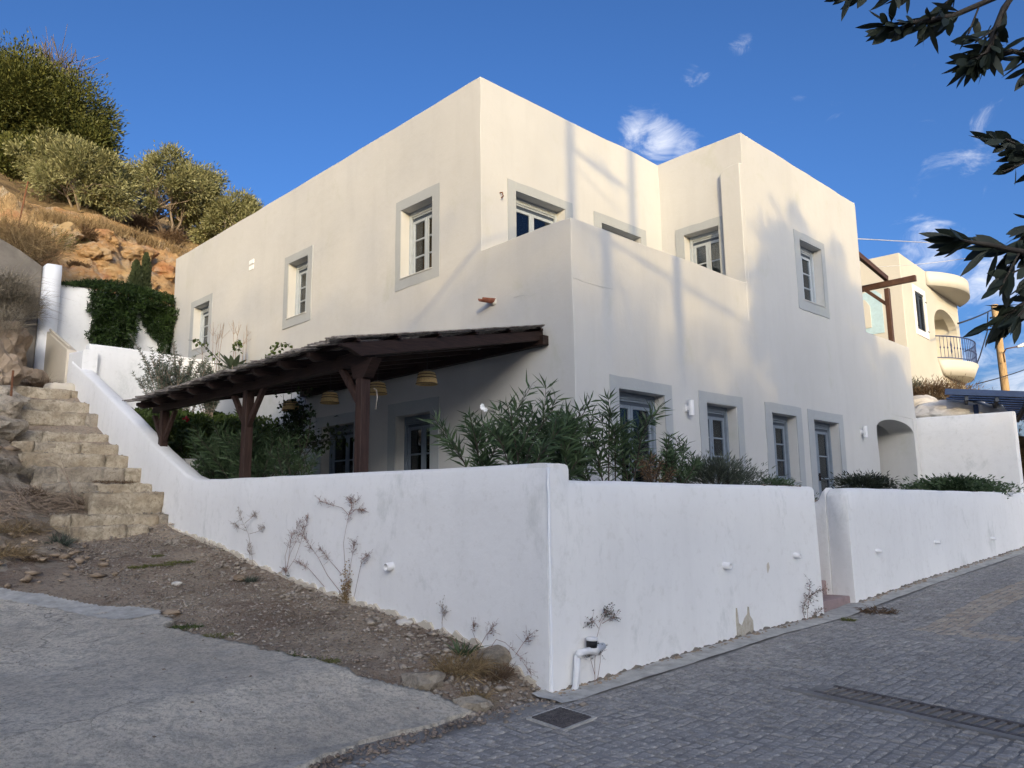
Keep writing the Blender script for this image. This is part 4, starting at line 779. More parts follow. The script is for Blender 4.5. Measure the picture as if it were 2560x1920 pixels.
hf('hillside', np.arange(-60, 40, .8), np.arange(22.4, 90, .8), 'hill_soil', lambda a, b: hill_z(a, b)-.15+.4*vn(a, b, .2, 4, 3.))
# lumps of bare rock standing proud of the cliff face
for k, (x, y, r) in enumerate(((150, 590, .5), (230, 640, .55), (200, 700, .4), (330, 640, .6), (400, 690, .6), (290, 700, .5), (110, 620, .45), (260, 600, .4), (415, 740, .4), (350, 720, .4))):
    q = onb(x, y, 19.4); ab = inv(q); q = H(ab[0], ab[1], ab[2]); 
    v = unit(q); t_ = np.linalg.norm(q)
    for tt in np.arange(t_-6, t_+8, .1):
        w = v*tt; i_ = inv(w)
        if w[2] < hill_z(i_[0], i_[1]): q = w; break
    o = rock('cliff_rock', q, (r*1.3, r, r*.8), 'cliff', amp=.4, seed=k+30, n=4); tag(o, ['pale orange rock bulge near the cliff top at far left', 'rounded rock knob above the ivy end', 'ochre rock knob above the white wall top', 'orange rock bulge left of the twin cypresses', 'reddish rock bulge right of the twin cypresses', 'ochre rock just above the middle of the ivy', 'small rock by the shaded bush on the cliff', 'ledge rock under the dry grass', 'reddish rock touching the house corner', 'rock between the cypresses and the ivy'][k], 'rock')
# ================================================================== VEGETATION
def tree(name, base, cen, rad, nclump, nleaf, mat, label, cat='tree', group=None, trunk_r=.12, L=.14, Wd=.045, bark='bark', stems=3, upb=.3, quad=True, clr=.35, dead=0):
    """tree: trunk with limbs + crown of leaf clumps spread through an uneven ellipsoid"""
    base = np.asarray(base, float); cen = np.asarray(cen, float); rad = np.asarray(rad, float)
    root = empty(name, label, cat, group, loc=base)
    cl = []; 
    while len(cl) < nclump:
        p = rng.normal(size=3); p /= np.linalg.norm(p); r = rng.random()**.33*.92; 
        if p[2] < -.75: continue
        q = p*r; q *= 1+.34*noise.noise(Vector(p*1.6)+Vector(cen)); cl.append(cen+q*rad)
    cl = np.array(cl); tm = MB(); heads = []
    for s_ in range(stems):
        tgt = cen+(rng.random(3)-.5)*rad*[1.3, 1.3, .3]-np.array([0, 0, rad[2]*.35]); mid = base*.5+tgt*.5+rng.normal(0, .12, 3)*rad*.6; b0_ = base+rng.normal(0, .06, 3)*[1, 1, 0]
        tm.tube([b0_-[0, 0, .3], b0_*.7+mid*.3+rng.normal(0, .04, 3), mid, tgt], [trunk_r, trunk_r*.8, trunk_r*.6, trunk_r*.4], 7); heads.append((mid, tgt))
    o = tm.build('trunk', bark, root, smooth=True)
    bm_ = MB()
    for c in cl[::max(1, len(cl)//70)]:
        mid, tgt = heads[random.randrange(len(heads))]; m_ = tgt*.5+c*.5+rng.normal(0, .08, 3)*rad; bm_.tube([mid*.4+tgt*.6, m_, c], [trunk_r*.35, trunk_r*.2, trunk_r*.07], 4, cap=False)
    bm_.build('branches', bark, root, smooth=True)
    n = nclump*nleaf; ci = np.repeat(np.arange(nclump), nleaf); cs_ = clr*(.6+.8*rng.random(nclump))[ci][:, None]; off = np.clip(rng.normal(0, .5, (n, 3)), -.95, .95); off = off*cs_
    Pn = cl[ci]+off; D = unit(off)+rng.normal(0, .45, (n, 3))+unit(cl[ci]-cen)*.6+np.array([0, 0, upb]); leaves('crown', Pn, D, L*(.6+.8*rng.random(n)), Wd*(.7+.6*rng.random(n)), mat, root, quad=quad)
    return root
def site(x, y, b): return onb(x, y, b)
def sized(px, b, c): return px/F*np.linalg.norm(CAM[2]@onb(*c, b))
OLG = 'olive trees on the cliff top'
def olive(cx, top, basey, hw, b, lab, n=60):
    base = site(cx, basey, b); cy = top+(basey-top)*.42; c = site(cx, cy, b); k = abs(CAM[2]@c)/F
    tree('olive_tree', base, c, (hw*k, hw*k*.85, (basey-top)*.44*k), max(8, n//2), 400, 'leaf_olive', lab, group=OLG, trunk_r=.08, L=.14, Wd=.045, clr=.37, stems=4, upb=.5)
olive(208, 362, 575, 126, 23.0, 'silvery olive tree with forked pale trunks, left of the three on the cliff', 120)
olive(425, 385, 618, 122, 23.4, 'silvery olive tree in the middle of the cliff edge, with a taller right-hand shoot', 110)
olive(500, 405, 640, 72, 24.5, 'tall loose olive rising behind the middle olive tree', 60)
olive(585, 488, 670, 95, 22.6, 'low olive tree just above the roof line of the white house', 110)
olive(120, 340, 520, 85, 25.5, 'darker green olive half hidden behind the left olive tree', 50)
def pine(cx, cy, hw, hh, b, lab, n=110):
    c = site(cx, cy, b); k = abs(CAM[2]@c)/F; base = site(cx, cy+hh*1.0, b)
    tree('pine_tree', base, c, (hw*k, hw*k*.8, hh*k), max(24, n//2), 800, 'leaf_pine', lab, trunk_r=.2, L=.16, Wd=.06, clr=.85, stems=2, upb=.35, group='dark trees at the top left')
pine(40, 290, 150, 160, 30, 'tall dark evergreen rising at the left edge of the photo', 150)
pine(160, 340, 105, 135, 29, 'dark evergreen leaning right above the olive trees', 110)
pine(205, 400, 58, 60, 28.5, 'small dark evergreen mass between the tall tree and the first olive', 60)
pine(-90, 330, 120, 190, 31, 'dark evergreen cut by the left edge of the photo', 90)
pine(20, 440, 75, 70, 27, 'low dark evergreen bush under the tall trees', 60)
tw = MB(); root = site(110, 300, 30)
for i in range(70):
    p = site(random.uniform(90, 190), random.uniform(185, 240)+0, 30); q_ = p+rng.normal(0, .5, 3)+[0, 0, .7]; tw.tube([root*.2+p*.8-[0, 0, .4], p, q_], .018, 3, cap=False)
    for k in range(4): tw.tube([p*.5+q_*.5, q_+rng.normal(0, .35, 3)], .010, 3, cap=False)
tag(tw.build('dead_branches', 'bark', None), 'bare grey dead twigs on the crest of the tall evergreen', 'branches')
# twin cypresses before the cliff
def cypress(x, y0, y1, w, b, lab):
    base, top = site(x, y1, b), site(x+ (3 if x < 350 else 6), y0, b); k = abs(CAM[2]@base)/F; hgt = np.linalg.norm(top-base); n = 4200
    root = empty('cypress', lab, 'cypress', 'twin cypresses above the ivy', loc=base); mb = MB(); mb.tube([base-[0, 0, .4], base*.3+top*.7], .04, 6, r2=.01); mb.build('trunk', 'bark', root)
    t_ = rng.random(n); prf = np.interp(t_, [0, .15, .6, .9, 1], [.75, 1, .8, .4, .06])*w*k; th = rng.random(n)*6.283; rr = np.sqrt(rng.random(n))*prf*(1+.25*np.sin(th*3+t_*9)); P_ = base+(top-base)*t_[:, None]+np.stack([np.cos(th)*rr, np.sin(th)*rr, 0*t_], 1)
    leaves('crown', P_, np.stack([np.cos(th)*.35, np.sin(th)*.35, 1+0*th], 1)+rng.normal(0, .15, (n, 3)), .09, .025, 'leaf_cypress', root, quad=True)
cypress(338, 655, 745, 17, 16.6, 'shorter left cypress of the pair above the ivy'); cypress(360, 636, 745, 14, 16.7, 'taller right cypress of the pair above the ivy')
# ivy sheet: region drawn on the wall plane
ivp = [(228, 705), (262, 712), (300, 722), (350, 735), (400, 745), (435, 755), (455, 775), (462, 800), (470, 838), (458, 885), (430, 893), (400, 893), (385, 850), (352, 800), (345, 775), (335, 800), (330, 845), (322, 880), (290, 882), (225, 868), (215, 842), (225, 800), (218, 740), (222, 720)]
ivw = [inv(onb(x, y, 15.6)) for x, y in ivp]; ivpoly = [(p[0], p[2]) for p in ivw]
A_ = rng.uniform(-3.2, .9, 60000); Z_ = rng.uniform(3.2, 6.7, 60000); An = A_+.12*vn(A_, Z_, 2.2, 2, 3.); Zn = Z_+.12*vn(A_, Z_, 2.2, 2, 5.); ok = inpoly(ivpoly, An, Zn); A_, Z_ = A_[ok], Z_[ok]; n = len(A_)
th_ = np.clip(.16+.55*(vn(A_, Z_, 2.2, 3, 7.)+.3), .04, .6); Bv = 15.64-np.abs(rng.random(n)*th_); Pv = H0+A_[:, None]*U+Bv[:, None]*V; Pv[:, 2] = Z_
iv = empty('ivy', 'dense dark green hanging creeper covering the high white wall', 'ivy', loc=H(-1.5, 15.6, 4.5))
leaves('foliage', Pv, nR+rng.normal(0, .6, (n, 3))+np.array([0, 0, .1]), .13, .032, 'leaf_ivy', iv)
kk = rng.random(5000) ; top_a = rng.uniform(-2.9, .4, 5000); Pt = H0+top_a[:, None]*U+(15.6+rng.random(5000)*.35)[:, None]*V; Pt[:, 2] = np.interp(top_a, [-2.9, -2.4, -1.5, .4], [6.26, 6.32, 6.45, 6.3])-.12+rng.random(5000)*.2*np.interp(top_a, [-2.9, -2.2, .4], [.3, 1, 1]); leaves('top_foliage', Pt, rng.normal(0, .6, (5000, 3))+[0, 0, .6], .10, .03, 'leaf_ivy', iv)
def shrub(name, label, cat, base_pts, hgt, spread, nst, wh, L, Wd, mat, stem='bark_dark', group=None, whn=7, lean=(0, 0, 0), curve=.25, top_only=.35, size=1):
    """multi-stemmed shrub with leaves set in whorls along arching shoots"""
    base_pts = [np.asarray(p, float) for p in base_pts]; root = empty(name, label, cat, group, loc=base_pts[0]); sm = MB(); P_ = []; D_ = []; tips = []
    for i in range(nst):
        b0_ = base_pts[i % len(base_pts)]+rng.normal(0, .05, 3)*[1, 1, 0]; h_ = hgt*rng.uniform(.55, 1.05); out = np.array([*rng.normal(0, 1, 2), 0]); out = out/(np.linalg.norm(out)+1e-6)*spread*rng.random()**.6
        tip = b0_+out+np.array([0, 0, h_])+np.array(lean); mid = b0_*.5+tip*.5+np.array([0, 0, h_*.12])-out*.15; pts = [b0_*(1-t_)**2+2*mid*t_*(1-t_)+tip*t_*t_ for t_ in np.linspace(0, 1, 6)]
        sm.tube(pts, .011*size, 5, r2=.004*size, cap=False); ax = unit(pts[-1]-pts[-2]); tips.append(tip)
        shoots = [pts]
        for k in range(3):
            j = random.randint(2, 4); d = unit(ax+rng.normal(0, .5, 3)+[0, 0, .3]); l_ = h_*rng.uniform(.2, .38); sh = [pts[j], pts[j]+d*l_*.5+[0, 0, .02], pts[j]+d*l_+[0, 0, .06]]; sm.tube(sh, .006*size, 4, r2=.003*size, cap=False); shoots.append(sh)
        for sh in shoots:
            sh = np.array(sh); m = wh if sh is shoots[0] or len(sh) == 6 else max(3, wh//2)
            for w_ in range(m):
                t_ = top_only+(1-top_only)*(w_+rng.random()*.6)/m if len(sh) == 6 else .15+.85*(w_+.5)/m; t_ = min(t_, .999)*(len(sh)-1); j = int(t_); p = sh[j]*(1-(t_-j))+sh[min(j+1, len(sh)-1)]*(t_-j); axd = unit(sh[min(j+1, len(sh)-1)]-sh[j]); e1_ = unit(np.cross(axd, [.3, .2, .9])); e2_ = np.cross(axd, e1_); ph = rng.random()*6.28
                for q in range(whn):
                    an = ph+q*2*math.pi/whn; P_.append(p); D_.append(axd*rng.uniform(.5, 1.3)+(e1_*math.cos(an)+e2_*math.sin(an)))
    sm.build('stems', stem, root, smooth=True); n = len(P_); leaves('foliage', P_, D_, L*(.65+.6*rng.random(n)), Wd*(.8+.4*rng.random(n)), mat, root, bend=.12); return root, tips
SOIL = -.45
bl = [H(a, b, .05) for a, b in ((-2.5, 4.6), (-2.4, 5.4), (-2.35, 6.2), (-2.1, 7.0), (-2.2, 5.9), (-2.15, 6.7), (-1.9, 7.8), (-2.5, 5.0))]
shrub('oleander', 'broad dark green oleander spilling over the sloping wall under the pergola', 'oleander', bl, 1.35, .75, 60, 9, .19, .025, 'leaf_oleander', whn=6, top_only=.12, lean=(-.05, -.05, 0))
shrub('oleander', 'thin oleander shoot just right of the middle pergola post', 'oleander', [H(-2.5, 3.5, .1)], 1.15, .35, 9, 7, .14, .02, 'leaf_oleander', whn=5)
_, tp = shrub('oleander', 'oleander with a white flower at the left of the street-corner planting', 'oleander', [H(-2.75, -1.6, .1), H(-2.6, -1.4, .1), H(-2.9, -1.2, .1)], 1.02, .5, 12, 8, .20, .024, 'leaf_oleander', whn=5, top_only=.2)
fl = MB(); c = onb(1206, 1017, -1.6)
for k in range(7):
    t_ = k*.9; d = np.array([math.cos(t_)*.7, -.3, math.sin(t_)])*.024; s_ = np.array([-math.sin(t_), 0, math.cos(t_)])*.011; fl.add([c, c+d+s_, c+d*1.5, c+d-s_], [(0, 1, 2, 3)])
for k in range(6):
    t_ = k*1.05; cc_ = c+np.array([.03, 0, -.03]); d = np.array([math.cos(t_), -.3, math.sin(t_)])*.018; s_ = np.array([-math.sin(t_), 0, math.cos(t_)])*.009; fl.add([cc_, cc_+d+s_, cc_+d*1.4, cc_+d-s_], [(0, 1, 2, 3)])
tag(fl.build('flower', 'petal', None, fix=False), 'white oleander blossom above the wall corner', 'flower')
shrub('oleander', 'dense middle oleander of the corner planting', 'oleander', [H(-2.0, -1.5, .1), H(-1.8, -1.3, .1), H(-2.25, -1.35, .1)], .88, .5, 13, 8, .20, .024, 'leaf_oleander', whn=5, top_only=.2)
shrub('oleander', 'tallest oleander right of the wall corner, before the first glazed door', 'oleander', [H(-1.35, -1.45, .1), H(-1.0, -1.35, .1), H(-.8, -1.5, .1), H(-1.5, -1.2, .1)], 1.05, .5, 16, 8, .20, .024, 'leaf_oleander', whn=5, top_only=.2)
shrub('oleander', 'small oleander shoot leaning right below the first glazed door', 'oleander', [H(-.35, -1.7, .15), H(-.1, -1.75, .15)], .6, .3, 11, 7, .13, .018, 'leaf_oleander', whn=6, lean=(.12, 0, 0), top_only=.15)
shrub('wilted_plant', 'small brownish withered plant between the oleanders', 'plant', [H(-.75, -1.85, .15)], .45, .25, 9, 5, .07, .014, 'leaf_brown', whn=4)
def bush(name, label, cat, cen, rad, n, L, Wd, mat, group=None, upb=.5, clump=9, quad=True, stem=True):
    cen = np.asarray(cen, float); rad = np.asarray(rad, float); root = empty(name, label, cat, group, loc=cen-[0, 0, rad[2]])
    cl = rng.normal(size=(clump, 3)); cl = unit(cl)*(rng.random((clump, 1))**.4)*.75; cl[:, 2] = cl[:, 2]*.8; ci = rng.integers(0, clump, n); o_ = rng.normal(0, .26, (n, 3)); P_ = cen+(cl[ci]+o_)*rad
    leaves('foliage', P_, unit(P_-cen)+rng.normal(0, .4, (n, 3))+[0, 0, upb], L*(.7+.6*rng.random(n)), Wd, mat, root, quad=quad)
    if stem:
        s_ = MB()
        for i in range(12): p = cen+(cl[i % clump])*rad*.9; s_.tube([cen-[0, 0, rad[2]], cen*.5+p*.5-[0, 0, rad[2]*.3], p], .007, 4, cap=False)
        s_.build('stems', 'bark_dark', root)
    return root
bush('lavender_bush', 'grey-green lavender bush on the wall under the second street window', 'bush', H(.75, -1.75, .42), (.62, .4, .26), 3800, .07, .012, 'leaf_lavender', clump=16, upb=1.2)
bush('trailing_plant', 'green trailing sprig over the wall right of the lavender', 'plant', H(1.45, -2.1, .30), (.42, .25, .09), 900, .06, .012, 'leaf_oleander', clump=9)
bush('juniper_bush', 'dark bush at the left end of the wall right of the gap', 'bush', H(5.6, -1.7, .36), (.52, .3, .2), 3000, .08, .02, 'leaf_dark', clump=16, group='bushes on the right-hand street wall')
bush('juniper_bush', 'long low dark green bush in front of the boundary wall', 'bush', H(10.5, -1.7, .38), (1.25, .3, .24), 5200, .09, .035, 'leaf_oleander', clump=24, group='bushes on the right-hand street wall')
bush('juniper_bush', 'small light green bush at the right edge of the photo', 'bush', H(15.6, -1.7, .36), (.6, .3, .16), 2200, .09, .035, 'leaf_geranium', clump=12, group='bushes on the right-hand street wall')
bush('rosemary_bush', 'little rosemary tuft in the dip beside the gap', 'bush', H(4.1, -1.3, .12), (.28, .25, .16), 800, .05, .012, 'leaf_lavender', clump=8)
# hedge behind the pergola
hd = empty('flowering_hedge', 'yellow-green hedge behind the pergola, below the terrace wall', 'hedge', loc=H(-1.5, 9.5, .8))
n = 26000; a_ = rng.uniform(-2.9, -.1, n); b_ = 8.1+rng.random(n)**1.0*3.6; top = np.interp(b_, [8.1, 9, 11.7], [1.7, 2.0, 2.35])+.25*vn(a_, b_, 1.3, 3, 2.); z_ = top-rng.random(n)**2*1.1; Ph = H0+a_[:, None]*U+b_[:, None]*V; Ph[:, 2] = z_
leaves('foliage', Ph, rng.normal(0, .5, (n, 3))+nR*.4+[0, 0, .6], .08, .055, 'leaf_geranium', hd, quad=True)
for (x, y, r, mt) in ((635, 1006, .035, 'petal'), (540, 1080, .03, 'petal'), (465, 1048, .05, 'petal_red'), (630, 1040, .02, 'petal')):
    q = onb(x, y, 8.0); f_ = MB()
    for k in range(6): d = unit(rng.normal(size=3))*r; s_ = unit(np.cross(d, [0, 1, .2]))*r*.5; f_.add([q, q+d+s_, q+d*1.5, q+d-s_], [(0, 1, 2, 3)])
    f_.build('blossom', mt, hd, fix=False)
sm = hf('terrace_soil', np.linspace(-3, 0, 12), np.linspace(7.5, 12.4, 12), 'dirt', lambda a, b: .85+.10*(b-7.5)+0*a)
hf('garden_floor', np.linspace(-3, 14, 20), np.linspace(-.9, .02, 5), 'concrete_strip', lambda a, b: np.full_like(a, -.455))
hf('planting_bed', np.arange(-3.0, 2.0, .12), np.arange(-2.25, -.9, .12), 'dirt', lambda a, b: .08+.05*vn(a, b, 2, 3))
hf('planting_bed', np.arange(3.4, 16.3, .2), np.arange(-2.25, -1.2, .12), 'dirt', lambda a, b: .10+.05*vn(a, b, 2, 3))
hf('patio_floor', np.linspace(-3, .02, 8), np.linspace(-1.0, 7.5, 12), 'concrete_strip', lambda a, b: np.full_like(a, -.45))
# climbing vine trained up beside the wall
vn_ = empty('climbing_vine', 'dark leafy climber on thin stems near the house wall under the pergola', 'vine', loc=H(-1.4, 6.6, .2))
s_ = MB(); P_ = []; D_ = []
for i in range(16):
    x0_, x1_ = random.uniform(690, 760), random.uniform(690, 860); y1_ = random.uniform(960, 1120); pts = [ona(x0_, 1185, -1.7), ona(x0_*.6+x1_*.4+random.uniform(-12, 12), 1110, -1.6), ona(x0_*.3+x1_*.7, 1050 if y1_ < 1040 else 1100, -1.5), ona(x1_, y1_, -1.4)]; s_.tube(pts, .011, 5, r2=.004, cap=False)
    for k in range(65): t_ = random.uniform(.35, 1)*3; j = min(2, int(t_)); p = pts[j]*(1-(t_-j))+pts[j+1]*(t_-j)+rng.normal(0, .10, 3); P_.append(p); D_.append(rng.normal(size=3)+[0, 0, -.6])
s_.build('stems', 'bark_dark', vn_, smooth=True); leaves('foliage', P_, D_, .085*(.6+.7*rng.random(len(P_))), .06, 'leaf_vine', vn_)
# silvery shrub, bare twigs, agave and creeper above the pergola roof
shrub('silvery_shrub', 'fine silvery green shrub before the terrace wall, left of the cane stake', 'shrub', [H(-1.9, 9.8, 1.9), H(-1.6, 10.0, 1.9), H(-2.2, 9.7, 1.9)], 1.5, .75, 40, 14, .085, .017, 'leaf_silver', stem='twig_dry', whn=6, top_only=.25)
shrub('silvery_shrub', 'small silvery shrub right of the cane stake', 'shrub', [H(-1.0, 10.2, 2.0)], 1.3, .45, 20, 14, .085, .017, 'leaf_silver', stem='twig_dry', whn=6, top_only=.25)
mb = MB(); mb.tube([onb(433, 855, 10), onb(443, 960, 10)], .018, 6); tag(mb.build('cane_stake', 'reed', None), 'upright pale cane stake between the silvery shrubs', 'stake')
ag = empty('agave', 'spiky grey-green agave showing above the pergola roof', 'agave', loc=H(-.55, 10.4, 3.0))
c = onb(583, 925, 10.4)
for i in range(15):
    th = 2*math.pi*i/15+.2; up = random.uniform(.35, 1.3); d = unit(np.array([math.cos(th), math.sin(th)*.8, up])); l_ = random.uniform(.5, .72); S_ = unit(np.cross(d, [0, 0, 1])); mb = MB(); vs = []
    for t_, w_ in ((0, .05), (.3, .075), (.6, .06), (.85, .03), (1, .003)):
        p = c+d*l_*t_-np.array([0, 0, 1])*.14*t_*t_*(1.4-up*.6); nn_ = np.cross(S_, d); vs += [p-S_*w_, p-nn_*w_*.35, p+S_*w_]
    mb.add(vs, [(3*k+j, 3*k+j+1, 3*k+4+j, 3*k+3+j) for k in range(4) for j in (0, 1)]); mb.build('leaf', 'leaf_agave', ag, smooth=True, fix=False)
tg = MB()
for (x, y0, y1) in ((533, 805, 930), (552, 810, 935), (560, 812, 930), (583, 800, 925), (598, 803, 930), (618, 808, 925), (650, 858, 915), (545, 830, 935), (505, 860, 960), (610, 830, 930)):
    p, q_ = onb(x, y0, 10.3), onb(x-random.uniform(4, 16), y1+20, 10.3); m_ = p*.5+q_*.5+rng.normal(0, .03, 3); tg.tube([q_, m_, p], .010, 4, r2=.004, cap=False)
    for k in range(4): tg.tube([m_*.5+p*.5, p+rng.normal(0, .09, 3)-[0, 0, .1]], .004, 3, cap=False)
tag(tg.build('bare_twigs', 'twig_dry', None), 'bare upright twigs around the agave against the house wall', 'twigs')
cr_ = MB(); P_ = []; D_ = []
for seq in ([(470, 850), (490, 852), (510, 865), (528, 880), (545, 900), (560, 925)], [(660, 905), (672, 890), (690, 872), (705, 862), (725, 860)], [(583, 870), (590, 860), (600, 855), (596, 880)]):
    pts = [onb(x, y, 10.0) if seq[0][0] < 600 else ona(x, y, -.7) for x, y in seq]; cr_.tube(pts, .007, 4, cap=False)
    for k in range(34): j = random.randrange(len(pts)-1); t_ = random.random(); P_.append(pts[j]*(1-t_)+pts[j+1]*t_+rng.normal(0, .04, 3)); D_.append(rng.normal(size=3))
cp_ = empty('creeper', 'round-leaved green creeper trailing past the agave over the pergola edge', 'creeper', loc=H(-.8, 9, 3)); cr_.build('stems', 'bark_dark', cp_); leaves('foliage', P_, D_, .09, .08, 'leaf_geranium', cp_)
# weeds against the garden wall
def weed(name, label, lines, b_off, mat='twig_dry', lmat='leaf_weed', side='L', r=.0034, nf=40, fs=.012, fpow=.55, cat='weed', L=.014):
    """thin dry weed drawn as stems through given photo points just in front of the wall"""
    conv = (lambda x, y: ona(x, y, GA-b_off)) if side == 'L' else (lambda x, y: onb(x, y, GB-b_off))
    root = empty(name, label, cat, 'dry weeds along the foot of the garden wall', loc=conv(*lines[0][0])); s_ = MB(); P_ = []; D_ = []
    for ln in lines:
        pts = [conv(x, y)+rng.normal(0, .006, 3) for x, y in ln]; s_.tube(pts, r, 4, r2=r*.4, cap=False); top_ = pts[-1]; prev = pts[-2]; d0 = unit(top_-prev)
        for k in range(nf):
            t_ = fpow+(1-fpow)*random.random(); t2 = t_*(len(pts)-1); j = min(len(pts)-2, int(t2)); p = pts[j]*(1-(t2-j))+pts[j+1]*(t2-j); d = unit(d0+rng.normal(0, .8, 3)); l_ = random.uniform(.02, .11); q_ = p+d*l_
            s_.tube([p, q_], r*.35, 3, cap=False)
            for z in range(2): P_.append(p+(q_-p)*random.uniform(.4, 1)); D_.append(rng.normal(size=3))
    s_.build('stems', mat, root, smooth=True); tag(leaves('seed_heads', P_, D_, L*(.6+.8*rng.random(len(P_))), L*.5, lmat, root, quad=True), kind='stuff'); return root
W_ = lambda x, y: (500+x/4.424, 1200+y/4.424)
weed('dry_weed', 'tall dry weed nearest the stairs, with a green tuft at its foot', [[W_(590, 930), W_(570, 760), W_(540, 600), W_(470, 440), W_(420, 330)], [W_(545, 600), W_(640, 570), W_(700, 520)], [W_(510, 570), W_(440, 530), W_(370, 480)], [W_(500, 480), W_(560, 420), W_(600, 380)], [W_(530, 1100), W_(555, 850), W_(540, 720)]], .07)
weed('dry_weed', 'several-stemmed dry weed left of the dark leafy sprout', [[W_(950, 1050), W_(940, 850), W_(990, 690), W_(1060, 540), W_(1110, 460)], [W_(950, 1050), W_(980, 900), W_(1010, 700), W_(1015, 570)], [W_(960, 1020), W_(1050, 870), W_(1110, 700), W_(1180, 470), W_(1190, 390)], [W_(955, 1000), W_(1000, 820), W_(1080, 640), W_(1150, 500)], [W_(880, 970), W_(940, 1000)]], .06, 'twig_red')
weed('dry_weed', 'tallest reddish dry weed with a bushy twig head', [[W_(1610, 1320), W_(1600, 1000), W_(1585, 700), W_(1610, 520), W_(1650, 380), W_(1700, 260), W_(1750, 220)], [W_(1650, 380), W_(1560, 320), W_(1440, 280), W_(1320, 230)], [W_(1650, 380), W_(1720, 330), W_(1800, 330)], [W_(1620, 1300), W_(1660, 1000), W_(1690, 800), W_(1710, 700)], [W_(1700, 1320), W_(1750, 1050), W_(1790, 880), W_(1870, 810)], [W_(1560, 1230), W_(1400, 1060), W_(1300, 850), W_(1210, 700), W_(1150, 620)], [W_(1560, 1040), W_(1450, 900), W_(1330, 740)], [W_(1380, 1190), W_(1200, 980), W_(1080, 890)], [W_(1640, 400), W_(1680, 280), W_(1660, 200)]], .06, 'twig_red', nf=46)
q_ = ona(*W_(1610, 1250), GA-.07); P_ = q_+rng.normal(0, 1, (500, 3))*[.035, .02, .14]; leaves('root_leaves', P_, rng.normal(size=(500, 3)), .035, .014, 'leaf_dry', bpy.data.objects['dry_weed.002'])
weed('dry_weed', 'short thin weed midway along the path-side wall', [[(1104, 1580), (1106, 1545), (1108, 1505)], [(1106, 1560), (1112, 1530)]], .06, nf=18)
weed('dry_weed', 'arching red-tinged weed at the wall corner', [[(1195, 1615), (1180, 1580), (1185, 1560)], [(1200, 1620), (1215, 1590), (1235, 1565)], [(1210, 1640), (1240, 1600), (1265, 1605), (1300, 1640), (1330, 1690)], [(1290, 1640), (1305, 1610), (1325, 1590)], [(1220, 1640), (1250, 1650), (1290, 1690)]], .1, 'twig_red', lmat='leaf_brown', nf=30)
S2 = lambda x, y: (1300+x/3.16, 1400+y/3.16)
weed('green_weed', 'tall green-topped weed beside the elbow pipe', [[S2(585, 1000), S2(600, 800), S2(610, 620), S2(640, 500), S2(690, 430), S2(740, 400)], [S2(620, 545), S2(580, 500), S2(560, 480)], [S2(640, 500), S2(660, 430), S2(670, 390)], [S2(610, 960), S2(640, 800), S2(640, 690)], [S2(590, 900), S2(560, 780), S2(540, 740)], [S2(650, 500), S2(720, 470), S2(750, 450)]], .07, 'twig_red', 'leaf_lavender', 'R', nf=24, fpow=.7, L=.022)
S3 = lambda x, y: (1860+x/3.16, 1400+y/3.16)
weed('green_weed', 'dark branching weed left of the entrance gap', [[S3(500, 490), S3(500, 400), S3(520, 280), S3(520, 160)], [S3(480, 490), S3(460, 400), S3(490, 290)], [S3(510, 300), S3(570, 240), S3(670, 230)], [S3(510, 490), S3(560, 420), S3(620, 380)], [S3(500, 350), S3(540, 260)]], .08, 'twig_red', 'leaf_lavender', 'R', nf=34, fpow=.3, L=.02)
weed('wiry_weed', 'wiry dry weed against the far right end of the boundary wall', [[(2548, 1200), (2550, 1120), (2545, 1040), (2552, 990)], [(2552, 1180), (2545, 1100), (2556, 1040)]], -.9, 'twig_dry', 'leaf_brown', 'R', nf=40, fpow=.1, L=.05)
q_ = gpt(732, 1448); leaves('leafy_sprout', q_+rng.normal(0, .025, (46, 3))+[0, 0, .03], rng.normal(size=(46, 3))+[0, 0, .7], .07, .05, 'leaf_dark'); tag(bpy.data.objects['leafy_sprout'], 'small dark leafy sprout at the foot of the wall', 'plant')
def tuft(name, label, cat, x, y, r, n, L, mat, w=.006, droop=.4, up=.8, P=None, h=0):
    P = gpt(x, y) if P is None else np.asarray(P); rr = np.sqrt(rng.random(n))*r; th = rng.random(n)*6.283; Q = P+np.stack([np.cos(th)*rr, np.sin(th)*rr, 0*rr+h*rng.random(n)], 1)
    o = blades(name, Q, rng.normal(0, .55, (n, 3))+np.stack([np.cos(th)*.5, np.sin(th)*.5, up+0*th], 1), L*(.4+.9*rng.random(n)), w, mat, None, droop); return tag(o, label, cat)
tuft('green_tuft', 'bluish green tuft left of the lowest stair', 'plant', 150, 1365, .10, 240, .24, 'leaf_lavender', .010, .2)
tuft('dry_grass', 'tangled dry straw heap at the wall corner', 'grass', 1150, 1670, .22, 900, .22, 'leaf_dry', .005, .9, .35)
tuft('dry_grass', 'smaller straw clump under the red-tinged weed', 'grass', 1240, 1690, .12, 400, .16, 'leaf_brown', .005, .9, .3)
tuft('dry_grass', 'dry straw below the step of broken concrete', 'grass', 1190, 1745, .10, 260, .13, 'leaf_dry', .005, .9, .3)
tuft('green_tuft', 'green sprig inside the straw heap', 'plant', 1157, 1640, .04, 60, .22, 'leaf_oleander', .012, .2)
tuft('green_tuft', 'green tuft at the foot of the tall weed', 'plant', 628, 1455, .06, 120, .12, 'leaf_lavender', .008, .3)
tuft('red_debris', 'rust-brown dead leaves right of the entrance steps', 'leaves', 2195, 1528, .25, 600, .08, 'leaf_brown', .012, .9, .1)
tuft('moss_patch', 'small yellow-green moss patch below the entrance steps', 'moss', 2120, 1552, .08, 220, .05, 'leaf_moss', .012, .5, .3)
